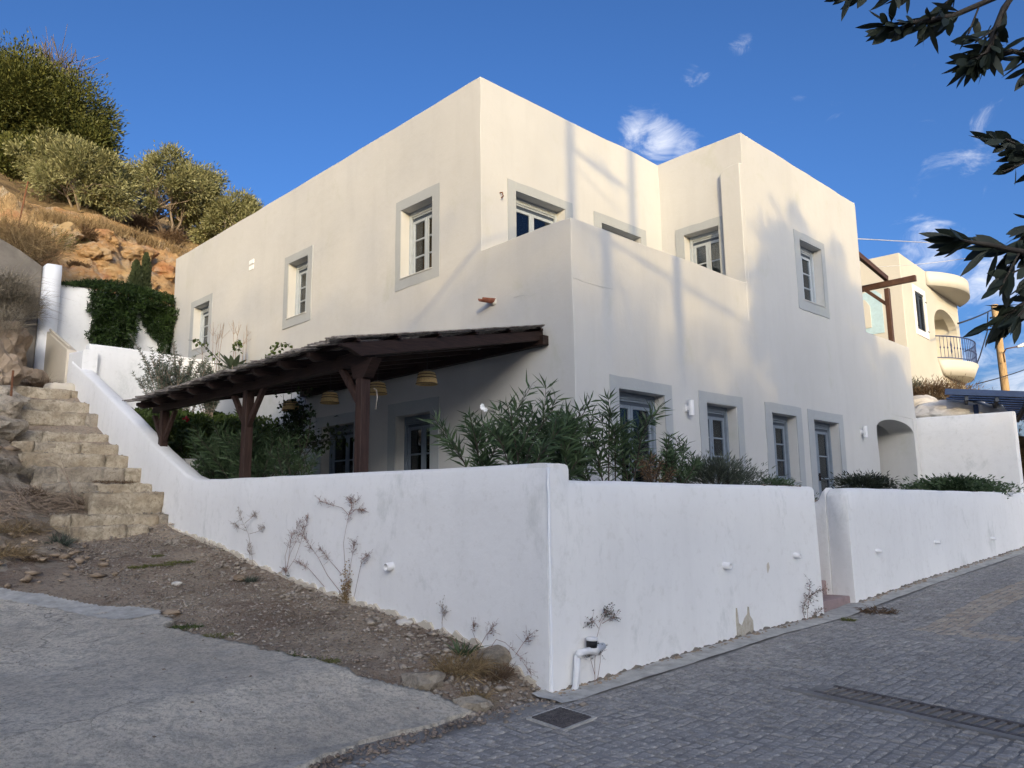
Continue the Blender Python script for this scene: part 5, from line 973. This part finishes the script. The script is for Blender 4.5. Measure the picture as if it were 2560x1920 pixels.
for k, (x, y, r) in enumerate(((400, 1412, .22), (450, 1405, .2), (345, 1418, .12), (395, 1390, .08))):
    tuft('moss_patch', ['long mossy patch in the middle of the dirt verge', 'mossy patch end nearest the wall', 'mossy patch end farthest from the wall', 'small round moss spot above the long patch'][k], 'moss', x, y, r, 420, .035, 'leaf_moss', .010, .5, .3)
for k, (x, y) in enumerate(((470, 1567), (545, 1590), (700, 1640), (800, 1655), (745, 1652))):
    tuft('edge_grass', ['green grass tuft at the broken corner of the ramp', 'yellowing grass along the ramp edge', 'low grass further down the ramp edge', 'green grass patch near the lower end of the ramp edge', 'sparse grass between the two lower ramp-edge tufts'][k], 'grass', x, y, .16, 330, .04, 'leaf_moss' if k % 2 else 'leaf_geranium', .008, .6, .4)
# fallen brushwood and dry grass left of the stairs
br = MB()
for i in range(300):
    x = random.uniform(30, 238); y = 1262+(235-x)*.22+random.uniform(-18, 22); p = gpt(x, y)+[0, 0, random.uniform(.02, .2)]; d = unit(np.array([-1, -.1+rng.normal(0, .7), .0+rng.normal(0, .28)])); l_ = random.uniform(.3, .9); br.tube([p, p+d*l_*.35+rng.normal(0, .05, 3)+[0, 0, .05], p+d*l_*.7+rng.normal(0, .07, 3)+[0, 0, .04], p+d*l_+rng.normal(0, .10, 3)], random.uniform(.003, .0065), 4, cap=False)
for ln in ([(195, 1275), (175, 1210), (150, 1165), (85, 1137)], [(190, 1270), (168, 1190), (150, 1140)]): br.tube([onb(x, y, 6.2) for x, y in ln], .009, 5, r2=.004)
tag(br.build('brushwood', 'twig_dry', None, smooth=True), 'pile of fallen brown branches across the left of the stairs', 'branches')
for k, (x, y, r, n, L_, mt) in enumerate(((40, 1330, .35, 800, .28, 'leaf_dry'), (10, 1390, .3, 500, .3, 'leaf_dry'), (75, 1240, .3, 500, .25, 'leaf_brown'), (15, 1180, .4, 700, .3, 'leaf_drygrey'), (90, 1400, .14, 260, .12, 'leaf_brown'), (25, 1050, .3, 400, .2, 'leaf_dry'), (200, 1262, .12, 260, .16, 'leaf_brown'))):
    tuft('dry_grass', ['straw-coloured grass sweeping down left of the lowest stairs', 'straw grass at the left edge by the ramp', 'brown grass under the fallen branches', 'pale grey-green dry grass at the left edge', 'small dark brown grass clump by the green tuft', 'dry grass around the rusty rod', 'dry stalks where the branches meet the stairs'][k], 'grass', x, y, r, n, L_, mt, .006, .8, .5)
tuft('dry_leaves', 'dry leaf litter on the fourth stair', 'leaves', 0, 0, .35, 420, .06, 'leaf_brown', .01, .9, .1, P=H(-3.75, 7.5, .56))
tuft('dry_grass', 'dark dry grass in the cleft below the white pier', 'grass', 0, 0, .3, 700, .4, 'leaf_brown', .006, .6, .9, P=H(-3.75, 13.3, 2.9))
# dry brush over the slope above the concrete wall
for k, (x, y, b, r, n, L_, mt, lab) in enumerate(((-5, 720, 14.6, .6, 2000, .55, 'leaf_drygrey', 'tangled pale grey dry bush at the left edge'), (45, 760, 14.8, .5, 1100, .5, 'leaf_drygrey', 'wispy dry bush before the concrete wall'), (10, 800, 13.6, .4, 500, .4, 'leaf_drygrey', 'grey dry bush above the boulder'), (60, 620, 16.8, .8, 1500, .8, 'leaf_dry', 'straw-coloured grass on the slope above the concrete wall'), (10, 580, 17.5, .9, 1300, .8, 'leaf_dry', 'straw grass under the tall rod'), (20, 520, 21.5, 1.2, 900, .6, 'leaf_dry', 'straw grass at the foot of the dark trees'))):
    P = onb(x, y+30, b); tuft('dry_bush', lab, 'bush', 0, 0, r, n, L_, mt, .010 if mt == 'leaf_dry' else .009, .7, .7, P=P, h=.5)
def onhill(x, y):
    v = pxray(x, y); v = v/np.linalg.norm(v)
    for tt in np.arange(19, 60, .08):
        w = v*tt; i_ = inv(w)
        if i_[1] > 16 and w[2] < hill_z(i_[0], i_[1]): return w
    return v*30
for k, (x, y, s_, lab) in enumerate(((105, 620, 1.0, 'dark rounded bush on the shaded side of the cliff'), (205, 585, .45, 'small scrubby bush halfway up the cliff'), (355, 560, .6, 'brown scrub between the olive trunks'), (190, 665, .3, 'dark dry tuft in the cliff hollow'), (30, 600, .9, 'brownish bush at the left of the slope'), (425, 600, .7, 'brown scrub at the cliff lip near the house'))):
    P = onhill(x, y+10); bush('scrub_bush', lab, 'bush', P+[0, 0, s_*.3], (s_, s_*.8, s_*.55), 2600, .10, .02, 'leaf_brown' if k not in (0,) else 'leaf_pine', clump=12, group='scrub on the cliff')
Pg = []; 
for i in range(230):
    x = random.uniform(95, 520); y = np.interp(x, [95, 130, 230, 300, 400, 520], [545, 553, 562, 582, 622, 652])+random.uniform(-10, 16); Pg.append(onhill(x, y))
Pg = np.repeat(np.array(Pg), 26, 0)+rng.normal(0, .16, (230*26, 3))*[1, 1, .2]; tag(blades('cliff_grass', Pg, rng.normal(0, .35, (len(Pg), 3))+[0, 0, 1], .30*(.5+rng.random(len(Pg))), .014, 'leaf_dry', None, .3), 'golden dry grass fringing the cliff top', 'grass', kind='stuff')
# ================================================================== OVERHANGING TREE (right foreground)
ot = empty('overhanging_tree', 'foreground tree with dark elongated leaves hanging in from the top right', 'tree', loc=(4.4, 1.2, -1.6))
tb = MB(); tb.tube([(4.4, 1.2, -1.7), (4.35, 1.3, .2), (4.0, 1.7, 1.6), (3.6, 2.0, 2.7)], [.16, .13, .11, .09], 10); tb.build('trunk', 'bark', ot, smooth=True)
def ld(x, y, d=2.5): return ony(x, y, d)
BR = [[(2640, -60, 2.6), (2520, -20, 2.6), (2450, 10, 2.6), (2380, 40, 2.6), (2300, 55, 2.55), (2225, 60, 2.5)], [(2640, -80, 2.7), (2420, -60, 2.7), (2300, -30, 2.65), (2200, -25, 2.6), (2130, -25, 2.6)], [(2640, -60, 2.5), (2540, -20, 2.5), (2510, 20, 2.5), (2490, 70, 2.48), (2470, 130, 2.45), (2440, 150, 2.45)], [(2700, 200, 2.6), (2600, 150, 2.55), (2540, 130, 2.5), (2490, 120, 2.5)], [(2720, 420, 2.4), (2600, 390, 2.4), (2540, 378, 2.4)], [(2720, 640, 2.3), (2620, 640, 2.3), (2550, 628, 2.3), (2470, 612, 2.3), (2400, 600, 2.3)], [(2720, 700, 2.35), (2600, 735, 2.35), (2545, 770, 2.35), (2490, 800, 2.35)], [(2640, 520, 2.35), (2585, 560, 2.35), (2560, 600, 2.35)]]
tb = MB(); P_ = []; D_ = []; LL = []
for ln in BR:
    pts = [ld(x, y, d) for x, y, d in ln]; tb.tube([np.array((3.7, 2.0, 2.4))]+pts, [.03]+[.011]*(len(pts)-1)+[.004], 5, cap=False) if ln[0][1] < 0 else tb.tube([np.array((3.9, 1.8, 1.7)), pts[0]+[.3, 0, .25]]+pts, [.03, .02]+[.009]*(len(pts)-1)+[.004], 5, cap=False)
    ax = unit(pts[-1]-pts[-2])
    tot = len(pts)-1
    for k in range(40 if ln[0][1] < 0 else 18):
        t_ = random.uniform(.5 if len(pts) > 4 else .3, 1.0)*tot; j = min(tot-1, int(t_)); p = pts[j]*(1-(t_-j))+pts[j+1]*(t_-j); ax_ = unit(pts[j+1]-pts[j])
        d = ax_*random.uniform(.5, 1.2)+rng.normal(0, .45, 3)+np.array([0, 0, -.25]); P_.append(p); D_.append(d); LL.append(random.uniform(.08, .14))
    for k in range(4): P_.append(pts[-1]); D_.append(ax+rng.normal(0, .3, 3)); LL.append(random.uniform(.09, .13))
    for k in range(3):
        j = random.randrange(1, tot); p = pts[j]; q_ = p+unit(unit(pts[j+1]-p)+rng.normal(0, .5, 3)+[-.2, 0, -.4])*.14; tb.tube([p, q_], .004, 4, cap=False)
        for z in range(5): P_.append(p+(q_-p)*random.uniform(.4, 1)); D_.append(unit(q_-p)+rng.normal(0, .4, 3)); LL.append(random.uniform(.06, .11))
tb.build('branches', 'bark_dark', ot, smooth=True)
n = len(P_); P_ = np.array(P_); D_ = unit(D_); S_ = unit(np.cross(D_, rng.normal(size=(n, 3)))); N_ = np.cross(S_, D_); vs = []; fs = []
for i in range(n):
    k = len(vs); l_ = LL[i]; prf = ((0, .04), (.12, .10), (.35, .52), (.6, .62), (.8, .42), (.93, .16), (1, .02)); w0 = .023*random.uniform(.75, 1.2); bend = random.uniform(-.15, .2)
    for t_, w_ in prf: c = P_[i]+D_[i]*l_*t_+N_[i]*l_*bend*t_*t_; vs += [c-S_[i]*w0*w_, c-N_[i]*w0*.10*w_, c+S_[i]*w0*w_]
    fs += [(k+3*a+j, k+3*a+j+1, k+3*a+j+4, k+3*a+j+3) for a in range(6) for j in (0, 1)]
npmesh('foliage', np.array(vs), np.array(fs), 'leaf_dark', ot, np.repeat(rng.random(n), 21), True)
# ================================================================== NEIGHBOUR, POLE, CANOPY, RIGHT-HAND ROCKS
nbC = ony(2247, 631, 26.5); nbO = np.array([nbC[0], nbC[1], 0]); ZT = nbC[2]
UN = np.array([math.sin(math.radians(43.5)), math.cos(math.radians(43.5)), 0]); VN = np.array([-UN[1], UN[0], 0])
mN = lambda x, y, z: nbO+UN*x+VN*y+np.array([0, 0, z])
def nN(x, y): P = on(x, y, nbO, np.array([UN[1], -UN[0], 0])); return (P-nbO)@UN, P[2]
nb = empty('neighbour_house', 'cream-white neighbouring house with a curved balcony, far right', 'house', loc=mN(2, 2, -1))
x_l, _ = nN(2315, 680); z_w0, z_w1 = nN(2298, 830)[1], nN(2285, 727)[1]
E3 = lambda x, y: (1960+x/3.687, 560+y/3.687)
wx0, wz1 = nN(*E3(1197, 612)); wx1, wz1b = nN(*E3(1283, 665)); _, wz0 = nN(*E3(1215, 955)); bx0, bz = nN(*E3(1370, 735)); bx1, _ = nN(*E3(1590, 930)); xr, _ = nN(*E3(1600, 790))
floor_z = nN(*E3(1410, 1250))[1]; arch_top = nN(*E3(1400, 745))[1]; curv_x, cz1 = nN(*E3(1305, 440)); _, cz0 = nN(*E3(1325, 550)); slab_z1 = floor_z+.02; slab_z0 = nN(*E3(1425, 1375))[1]
print('NB', wx0, wx1, wz0, wz1, bx0, bx1, xr, floor_z, arch_top, curv_x, cz1, cz0, slab_z0, ZT)
ar0, ar1 = bx0, max(bx1, bx0+1.6); azs = arch_top-.75
def nsolid(a, b, z):
    s = (a > 0) & (a < xr) & (b > 0) & (b < 7) & (z < ZT)
    s &= ~((a > wx0) & (a < wx1) & (b < .12) & (z > wz0) & (z < wz1)); s &= ~((a > ar0) & (a < ar1) & (b < 1.3) & (z > floor_z) & (z < arch_top))
    return s
_H = H
def H(a, b, z): return mN(a, b, z)
mass('wall', [0, xr, wx0, wx1, ar0, ar1], [0, .12, 1.3, 7], [-1.5, wz0, wz1, floor_z, arch_top, ZT], nsolid, 'plaster_neighbour', nb, step=.7, bevel=.03)
H = _H
arcp = [(ar0, azs)]+[(ar0+(ar1-ar0)*(.5-.5*math.cos(t_)), azs+.73*math.sin(t_)) for t_ in np.linspace(0.02, math.pi-.02, 15)]+[(ar1, azs)]
prof('balcony_arch', arcp+[(ar1+.004, arch_top+.02), (ar0-.004, arch_top+.02)], mN, 'plaster_neighbour', nb, .003, .3)
fbx = MB(); fbx.box(ar0+.25, ar0+1.15, 1.2, 1.31, floor_z, floor_z+2.0, mN); fbx.build('balcony_door', 'curtain', nb)
# surround + louvred shutters of its window
sr = MB()
for (a, b, c, d) in ((wx0-.2, wx0, wz0-.22, wz1+.22), (wx1, wx1+.2, wz0-.22, wz1+.22), (wx0, wx1, wz1, wz1+.22), (wx0, wx1, wz0-.22, wz0)): sr.box(a, b, -.025, .02, c, d, mN)
nw = sr.build('window', 'plaster_bright', nb)
for s0, s1 in ((wx0+.01, (wx0+wx1)/2-.01), ((wx0+wx1)/2+.01, wx1-.01)):
    sf = MB(); sf.box(s0, s0+.05, .03, .08, wz0, wz1, mN); sf.box(s1-.05, s1, .03, .08, wz0, wz1, mN); sf.box(s0+.05, s1-.05, .03, .08, wz1-.06, wz1, mN); sf.box(s0+.05, s1-.05, .03, .08, wz0, wz0+.06, mN)
    k = int((wz1-wz0-.12)/.07)
    for i in range(k): z = wz0+.07+i*.07; sf.add([mN(s0+.05, .035, z), mN(s1-.05, .035, z), mN(s1-.05, .075, z+.05), mN(s0+.05, .075, z+.05)], [(0, 1, 2, 3)])
    sf.box(s0+.04, s1-.04, .085, .09, wz0, wz1, mN); sf.build('shutter', 'shutter_dark', nw, fix=False)
for (x, z) in ((wx0-.05, wz0+.1), (wx1+.05, wz0+.05), (wx1+.05, wz1-.25)):
    hk = MB(); hk.tube([mN(x-.06, -.06, z), mN(x, -.05, z+.02), mN(x+.07, -.06, z-.01)], .016, 5); hk.build('shutter_catch', 'metal_dark', nw)
# curved canopy parapet and curved balcony slab: segments of a circle bulging towards the street
def drum(name, x0, x1, z0, z1, bulge, mat, parent, taper=.0, solid_=True):
    n = 28; cx = (x0+x1)/2; hw = (x1-x0)/2; R = (hw*hw+bulge*bulge)/(2*bulge); cy = R-bulge; ang = math.asin(min(1, hw/R)); vs = []
    for i in range(n+1):
        t_ = -ang+2*ang*i/n; vs.append((cx+R*math.sin(t_), -(R*math.cos(t_)-cy)))
    mb = MB(); top = [mN(x, y, z1) for x, y in vs]; bot = [mN(x, y, z0) for x, y in vs]; m_ = n+1; lowr = [mN(cx+(x-cx)*(1-taper), y*(1-taper), z0) for x, y in vs]
    mb.add(top+lowr, [(i, i+1, m_+i+1, m_+i) for i in range(n)]+[tuple(range(m_)), tuple(range(2*m_-1, m_-1, -1)), (0, m_, 2*m_-1, m_-1)]); o = mb.build(name, mat, parent, smooth=False); 
    for p in o.data.polygons: p.use_smooth = len(p.vertices) == 4
    return vs
cx1 = xr+.15
drum('curved_parapet', curv_x-.1, cx1+.25, cz0-.1, cz1, .85, 'plaster_neighbour', nb)
vs = drum('balcony_slab', ar0-.1, cx1+.3, slab_z0, slab_z1, .85, 'plaster_neighbour', nb, taper=.25)
rl = empty('balcony_railing', 'blue wrought-iron railing curving round the neighbouring balcony', 'railing', loc=mN(ar0, -.5, floor_z))
rv = [(x, y*.94) for x, y in vs]; hr_ = .95
tb = MB(); tb.tube([mN(x, y, floor_z+hr_) for x, y in rv], .025, 6); tb.build('top_rail', 'blue_rail', rl, smooth=True)
tb = MB(); tb.tube([mN(x, y, floor_z+.10) for x, y in rv], .018, 6); tb.build('bottom_rail', 'blue_rail', rl, smooth=True)
for i in range(1, 28):
    x, y = rv[i]; tb = MB(); tb.tube([mN(x, y, floor_z+.10), mN(x, y, floor_z+.45)], .011, 5); tb.tube([mN(x, y, floor_z+.45), mN(x, y, floor_z+.5), mN(x, y, floor_z+.55)], [.012, .03, .012], 6); tb.tube([mN(x, y, floor_z+.55), mN(x, y, floor_z+hr_)], .011, 5); tb.build('baluster', 'blue_rail', rl)
x, y = rv[4]; tb = MB()
for sg in (-1, 1): tb.tube([mN(x, y, floor_z+.25), mN(x+.09*sg, y, floor_z+.36), mN(x+.03*sg, y, floor_z+.5), mN(x+.11*sg, y, floor_z+.6), mN(x, y, floor_z+.76)], .013, 5)
tb.build('scroll', 'blue_rail', rl)
# pale blue arched niche on its near side
P1, P2 = E3(720, 690), E3(945, 1000)
def nW(x, y): P = on(x, y, nbO, UN); return (P-nbO)@VN, P[2]
ya, za = nW(*E3(930, 1000)); yb, zb_ = nW(*E3(740, 970)); yt, zt2 = nW(*E3(820, 640))
mS = lambda x, y, z: nbO-UN*y+VN*x+np.array([0, 0, z])
pb_ = [(ya, za), (ya, zt2-.1), (ya+(yb-ya)*.3, zt2+.1), (yb+.6, zt2), (yb+.6, za)]
prof('niche_band', pb_, mS, 'pale_blue', nb, 0, .02); i0 = ya+.42
prof('niche_panel', [(i0, za+.25), (i0, zt2-.45), (i0+.15, zt2-.2), (i0+.5, zt2-.12), (yb+.6, zt2-.2), (yb+.6, za+.25)], mS, 'plaster_neighbour', nb, .0, .05)
# overhead wires
def wire(name, label, pts, r=.01, mat='cable', sag=0):
    mb = MB(); mb.tube(pts, r, 5); return tag(mb.build(name, mat, None, smooth=True), label, 'cable')
A_p = H(10.62, .1, 7.0); 
def cat(P, Q, sag, n=10): return [np.array(P)*(1-t_)+np.array(Q)*t_-np.array([0, 0, 4*sag*t_*(1-t_)]) for t_ in np.linspace(0, 1, n)]
wire('cable', 'pale cable leaving the upper right corner of the white house', cat(ony(2145, 597, 18.3), ony(2420, 612, 24), .0)+cat(ony(2420, 612, 24), ony(2700, 640, 30), .05), .012, 'cable_pale')
wire('cable', 'thin grey cable crossing in front of the neighbouring house', cat(ony(2165, 668, 24.5), ony(2400, 648, 26), .05)+cat(ony(2400, 648, 26), ony(2700, 600, 27), 0), .010, 'cable_pale')
poleT, poleB = ony(2486, 762, 40), ony(2518, 1010, 40)
pole = empty('utility_pole', 'weathered yellowish wooden utility pole right of the neighbouring house', 'utility pole', loc=(poleB[0], poleB[1], -1.6))
tb = MB(); d_ = (poleB-poleT)/(poleT[2]-poleB[2]); tb.tube([poleT, poleT+d_*2, poleT+d_*(poleT[2]+1.6)], [.17, .18, .24], 14); tb.build('shaft', 'wood_pole', pole, smooth=True)
tb = MB(); 
for i in range(0): s_ = poleT+np.array([(-1)**i*.25, -.1, -.4-i*.35]); tb.tube([s_-[.12, 0, 0], s_+[.12, 0, 0.05]], .05, 6)

for i in range(5):
    s_ = poleT+np.array([(-1)**i*.25, -.1, -.4-i*.35]); tb = MB(); tb.tube([s_-[.12, 0, 0], s_+[.12, 0, 0.05]], .05, 6); tb.build('insulator', 'black', pole)
tb = MB(); tb.tube([ony(2512, 905, 39.6), ony(2508, 885, 39.4), ony(2515, 872, 39.3), ony(2545, 866, 39)], .035, 7); tb.build('lamp_arm', 'wood_brown', pole, smooth=True)
tb = MB(); tb.tube([ony(2543, 867, 39), ony(2570, 858, 39)], [.07, .12], 8); tb.build('lamp_head', 'pvc', pole, smooth=True)
wire('cable', 'thick black cable from the neighbouring house to the pole top', cat(ony(2395, 809, 27), ony(2484, 772, 39.5), .05), .035)
wire('cable', 'slack black cable dropping from the pole to the canopy', [ony(2470, 780, 39), ony(2468, 830, 38), ony(2450, 890, 36), ony(2432, 935, 33)], .03)
wire('cable', 'thin cable low behind the pole', cat(ony(2440, 960, 34), ony(2620, 900, 44), .1), .025)
wire('cable', 'faint cable crossing the sky at the top left', cat(ony(-40, 108, 50), ony(60, 150, 45), .1), .02)
tb = MB(); 
for i in range(14): p = ony(2513+random.uniform(-6, 16), 812+random.uniform(0, 16), 39.2); tb.tube([p, p+rng.normal(0, .35, 3)], .03, 4)
tag(tb.build('wire_tangle', 'cable', None), 'tangle of loose wire ends hanging beside the pole', 'cable')
# blue slatted canopy
cn_ = empty('blue_canopy', 'blue-edged slatted canopy roof beyond the boundary wall', 'canopy', loc=ony(2450, 1000, 21))
def cbar(name, p, q, w, h, mat): mb = MB(); mb.bar(p, q, w, h); mb.build(name, mat, cn_, bevel=.005, seg=1)
c0, c1 = ony(2362, 979, 20.0), ony(2760, 993, 18.5)
cbar('fascia', c0, c1, .06, .16, 'blue_paint'); cbar('fascia_patch', ony(2430, 983, 19.72), ony(2500, 986, 19.5), .02, .11, 'plaster_cream')
for i in range(11):
    o_ = np.array([.16*i*.6, .34*i, -.02-.012*i]); cbar('roof_slat', c0+o_+[.35, .25, -.02], c1+o_+[.3, .25, -.02], .22, .05, 'blue_paint')
for i in range(5): p = c0+(c1-c0)*(.15+.2*i); cbar('joist', p+[0, .05, -.14], p+[2.0, 3.6, -.26], .08, .12, 'shutter_dark')
for s_ in (.22, .8): p = c0+(c1-c0)*s_+np.array([.4, .8, -.2]); cbar('canopy_post', p, np.array([p[0], p[1], -1]), .1, .1, 'blue_paint')
for k, (x, y, b, h, lab) in enumerate(((2308, 1035, .9, (.55, .5, .55), 'whitewashed rock beside the low block of the house'), (2400, 1040, .9, (1.35, .6, .52), 'broad whitewashed rock hump behind the boundary wall'), (2345, 1055, .9, (.9, .5, .35), 'low whitewashed rock between the two humps'))):
    P = on(x, y, _H(15.2, 0, 0), nL); rock('boulder', P, h, 'rock_white', amp=.14, seed=k+50, n=4); tag(bpy.data.objects[[o.name for o in bpy.data.objects if o.name.startswith('boulder')][-1]], lab, 'rock')
P = on(2325, 985, H(16.4, 0, 0), nL); bush('scrub_bush', 'olive-brown heather bush behind the whitewashed rocks', 'bush', P, (1.2, .6, .45), 5200, .13, .018, 'leaf_brown', clump=16, upb=1.3); bush('scrub_bush', 'green part of the bush against the neighbouring wall', 'bush', P+[-.6, .3, .08], (.7, .4, .4), 2400, .12, .018, 'leaf_lavender', clump=12, upb=1.3)
tuft('dry_grass', 'tall dry stalks in front of the blue canopy', 'grass', 0, 0, .25, 160, .95, 'leaf_dry', .016, .35, 1.2, P=on(2412, 1020, H(15.6, 0, 0), nL))
hf('upper_yard', np.arange(13.9, 60, 1.), np.arange(-2.2, 60, 1.), 'hill_soil', lambda a, b: 1.7+.0*a+.1*vn(a, b, .5, 3))
# ================================================================== ACROSS THE STREET (behind the camera; these cast the evening shade)
def shadow_tree(px, pos_plane, y, r, lab): pass
# wooden twin pole that throws its shadow on the terrace walls
tpole = empty('twin_pole', 'pair of tall wooden utility poles across the street behind the camera', 'utility pole', loc=(4.4, -5, -1.6))
TY = -7.0
for s_ in (.805, 2.714):
    g_ = sunback(H(s_, 0, 4), TY); tb = MB(); tb.tube([(g_[0], TY, -1.7), (g_[0], TY, 13.2)], [.12, .10], 12); tb.build('shaft', 'wood_pole', tpole, smooth=True)
def bk(s_, z_, b_=2.0): return sunback(H(s_, b_, z_), TY-.15)
tb = MB(); A_, B_ = bk(2.38, 6.95), bk(4.2, 6.55); tb.tube([A_, B_], .05, 6)
for t_ in (.3, .42, .6, .74): p = A_*(1-t_)+B_*t_; tb.tube([p-[.12, 0, -.02], p, p+[.12, 0, -.02]], [.03, .11, .03], 8)
tb.build('cross_arm', 'metal_dark', tpole)
tb = MB(); tb.tube([bk(2.9, 7.1), bk(3.4, 6.9), bk(3.6, 6.5), bk(3.75, 6.35)], .02, 5); tb.tube([bk(2.5, 6.6), bk(3.1, 6.3), bk(3.9, 5.95)], .018, 5); tb.tube([bk(3.2, 7.0), bk(3.5, 6.55)], .03, 5); tb.build('jumper_wires', 'cable', tpole)
tb = MB(); tb.tube([bk(.5, 4.2, 0), bk(.96, 4.2, 0), bk(2.0, 3.95, 0), bk(3.2, 3.75, 0), bk(4.6, 3.55, 0)], .028, 5); tb.tube([bk(.96, 4.15, 0), bk(2.3, 3.98, 0), bk(4.6, 3.62, 0)], .02, 5); tb.tube([bk(1.0, 3.5, 0), bk(1.25, 3.45, 0), bk(1.3, 2.95, 0), bk(1.35, 2.8, 0)], .025, 5); tb.tube([bk(.3, 4.05, 0), bk(.5, 3.8, 0), bk(.55, 4.3, 0)], .02, 5); tb.build('cable_bundle', 'cable', tpole)
def along(b1, z1, b2, z2):
    p, q_ = sunback(H(0, b1, z1), TY), sunback(H(0, b2, z2), TY); return [p, q_]
mb = MB(); mb.tube(cat(*along(.5, 5.35, 6.8, 1.6), .0), .03, 5); tag(mb.build('cable', 'cable', None), 'service cable across the street behind the camera', 'cable')
# leafy tree throwing the dappled shade on the right-hand block
cS = sunback(H(7.9, 0, 3.7), -8.5)
tree('street_tree', (cS[0], cS[1], -1.6), cS, (2.6, 1.2, 2.6), 130, 110, 'leaf_olive', 'broad leafy tree across the street behind the camera, right', trunk_r=.2, L=.22, Wd=.09, clr=.42, stems=3)
cS = sunback(H(12.2, 0, 1.6), -8.5)
tree('street_tree', (cS[0], cS[1], -1.6), cS, (2.2, 1.3, 2.1), 90, 100, 'leaf_olive', 'smaller leafy tree across the street behind the camera, far right', trunk_r=.2, L=.22, Wd=.09, clr=.42, stems=3)
# unseen ridge shapes, added to keep low sun off the lower walls
def ridge(name, x0, x1, y, zt, depth, mat='hill_soil', amp=.6, seed=0.):
    X = np.linspace(x0, x1, 120); Y = np.linspace(y-depth, y+depth, 15); G = []
    for x in X:
        for yy in Y: t_ = 1-abs(yy-y)/depth; G.append((x, yy, -2.2+(zt(x)+2.2)*t_**.6+amp*t_*noise.fractal(Vector((x*.5, yy*.3, seed)), .8, 2.1, 5)))
    k = np.array([i*15+j for i in range(119) for j in range(14)]); return npmesh(name, np.array(G), np.stack([k, k+15, k+16, k+1], 1), mat, None, None, True)
rg_ = ridge('shade_ridge', -60, 100, -160, lambda x: 30.5+1.2*math.sin(x*.11), 20, amp=1.0); rg_['kind'] = 'structure'  # far ridge out of view, added as a sun blocker
MX, MZ = [-14, -11, -9, .1, .6, 2.1, 4.1, 6.1, 8.1, 11, 15, 20, 26, 31, 33], [0, 19, 21.6, 21.6, 20.0, 17.6, 16.6, 16.0, 15.7, 15.5, 15.4, 15.7, 16.2, 16.0, -1]
lh = ridge('shade_mound', -14, 33, -60, lambda x: float(np.interp(x, MX, MZ))-.5, 6, amp=.2, seed=4.); lh['kind'] = 'structure'  # invented mound; its crest is shaped to place the shade line on the house
n = 26000; hx_ = rng.uniform(-9, 31, n); hz_ = np.interp(hx_, MX, MZ)-.6+rng.exponential(.85, n)*np.where(hx_ < .4, .7, 1)
hg = blades('shade_scrub', np.stack([hx_, -60+rng.normal(0, .5, n), hz_], 1), rng.normal(0, .5, (n, 3))+[0, 0, .8], .40, .12, 'leaf_pine', None, .3); tag(hg, 'unseen scrub band added on the mound crest behind the camera to soften the shade', 'scrub', kind='stuff')  # blades thin out upwards, added so the mound's shadow fades gradually
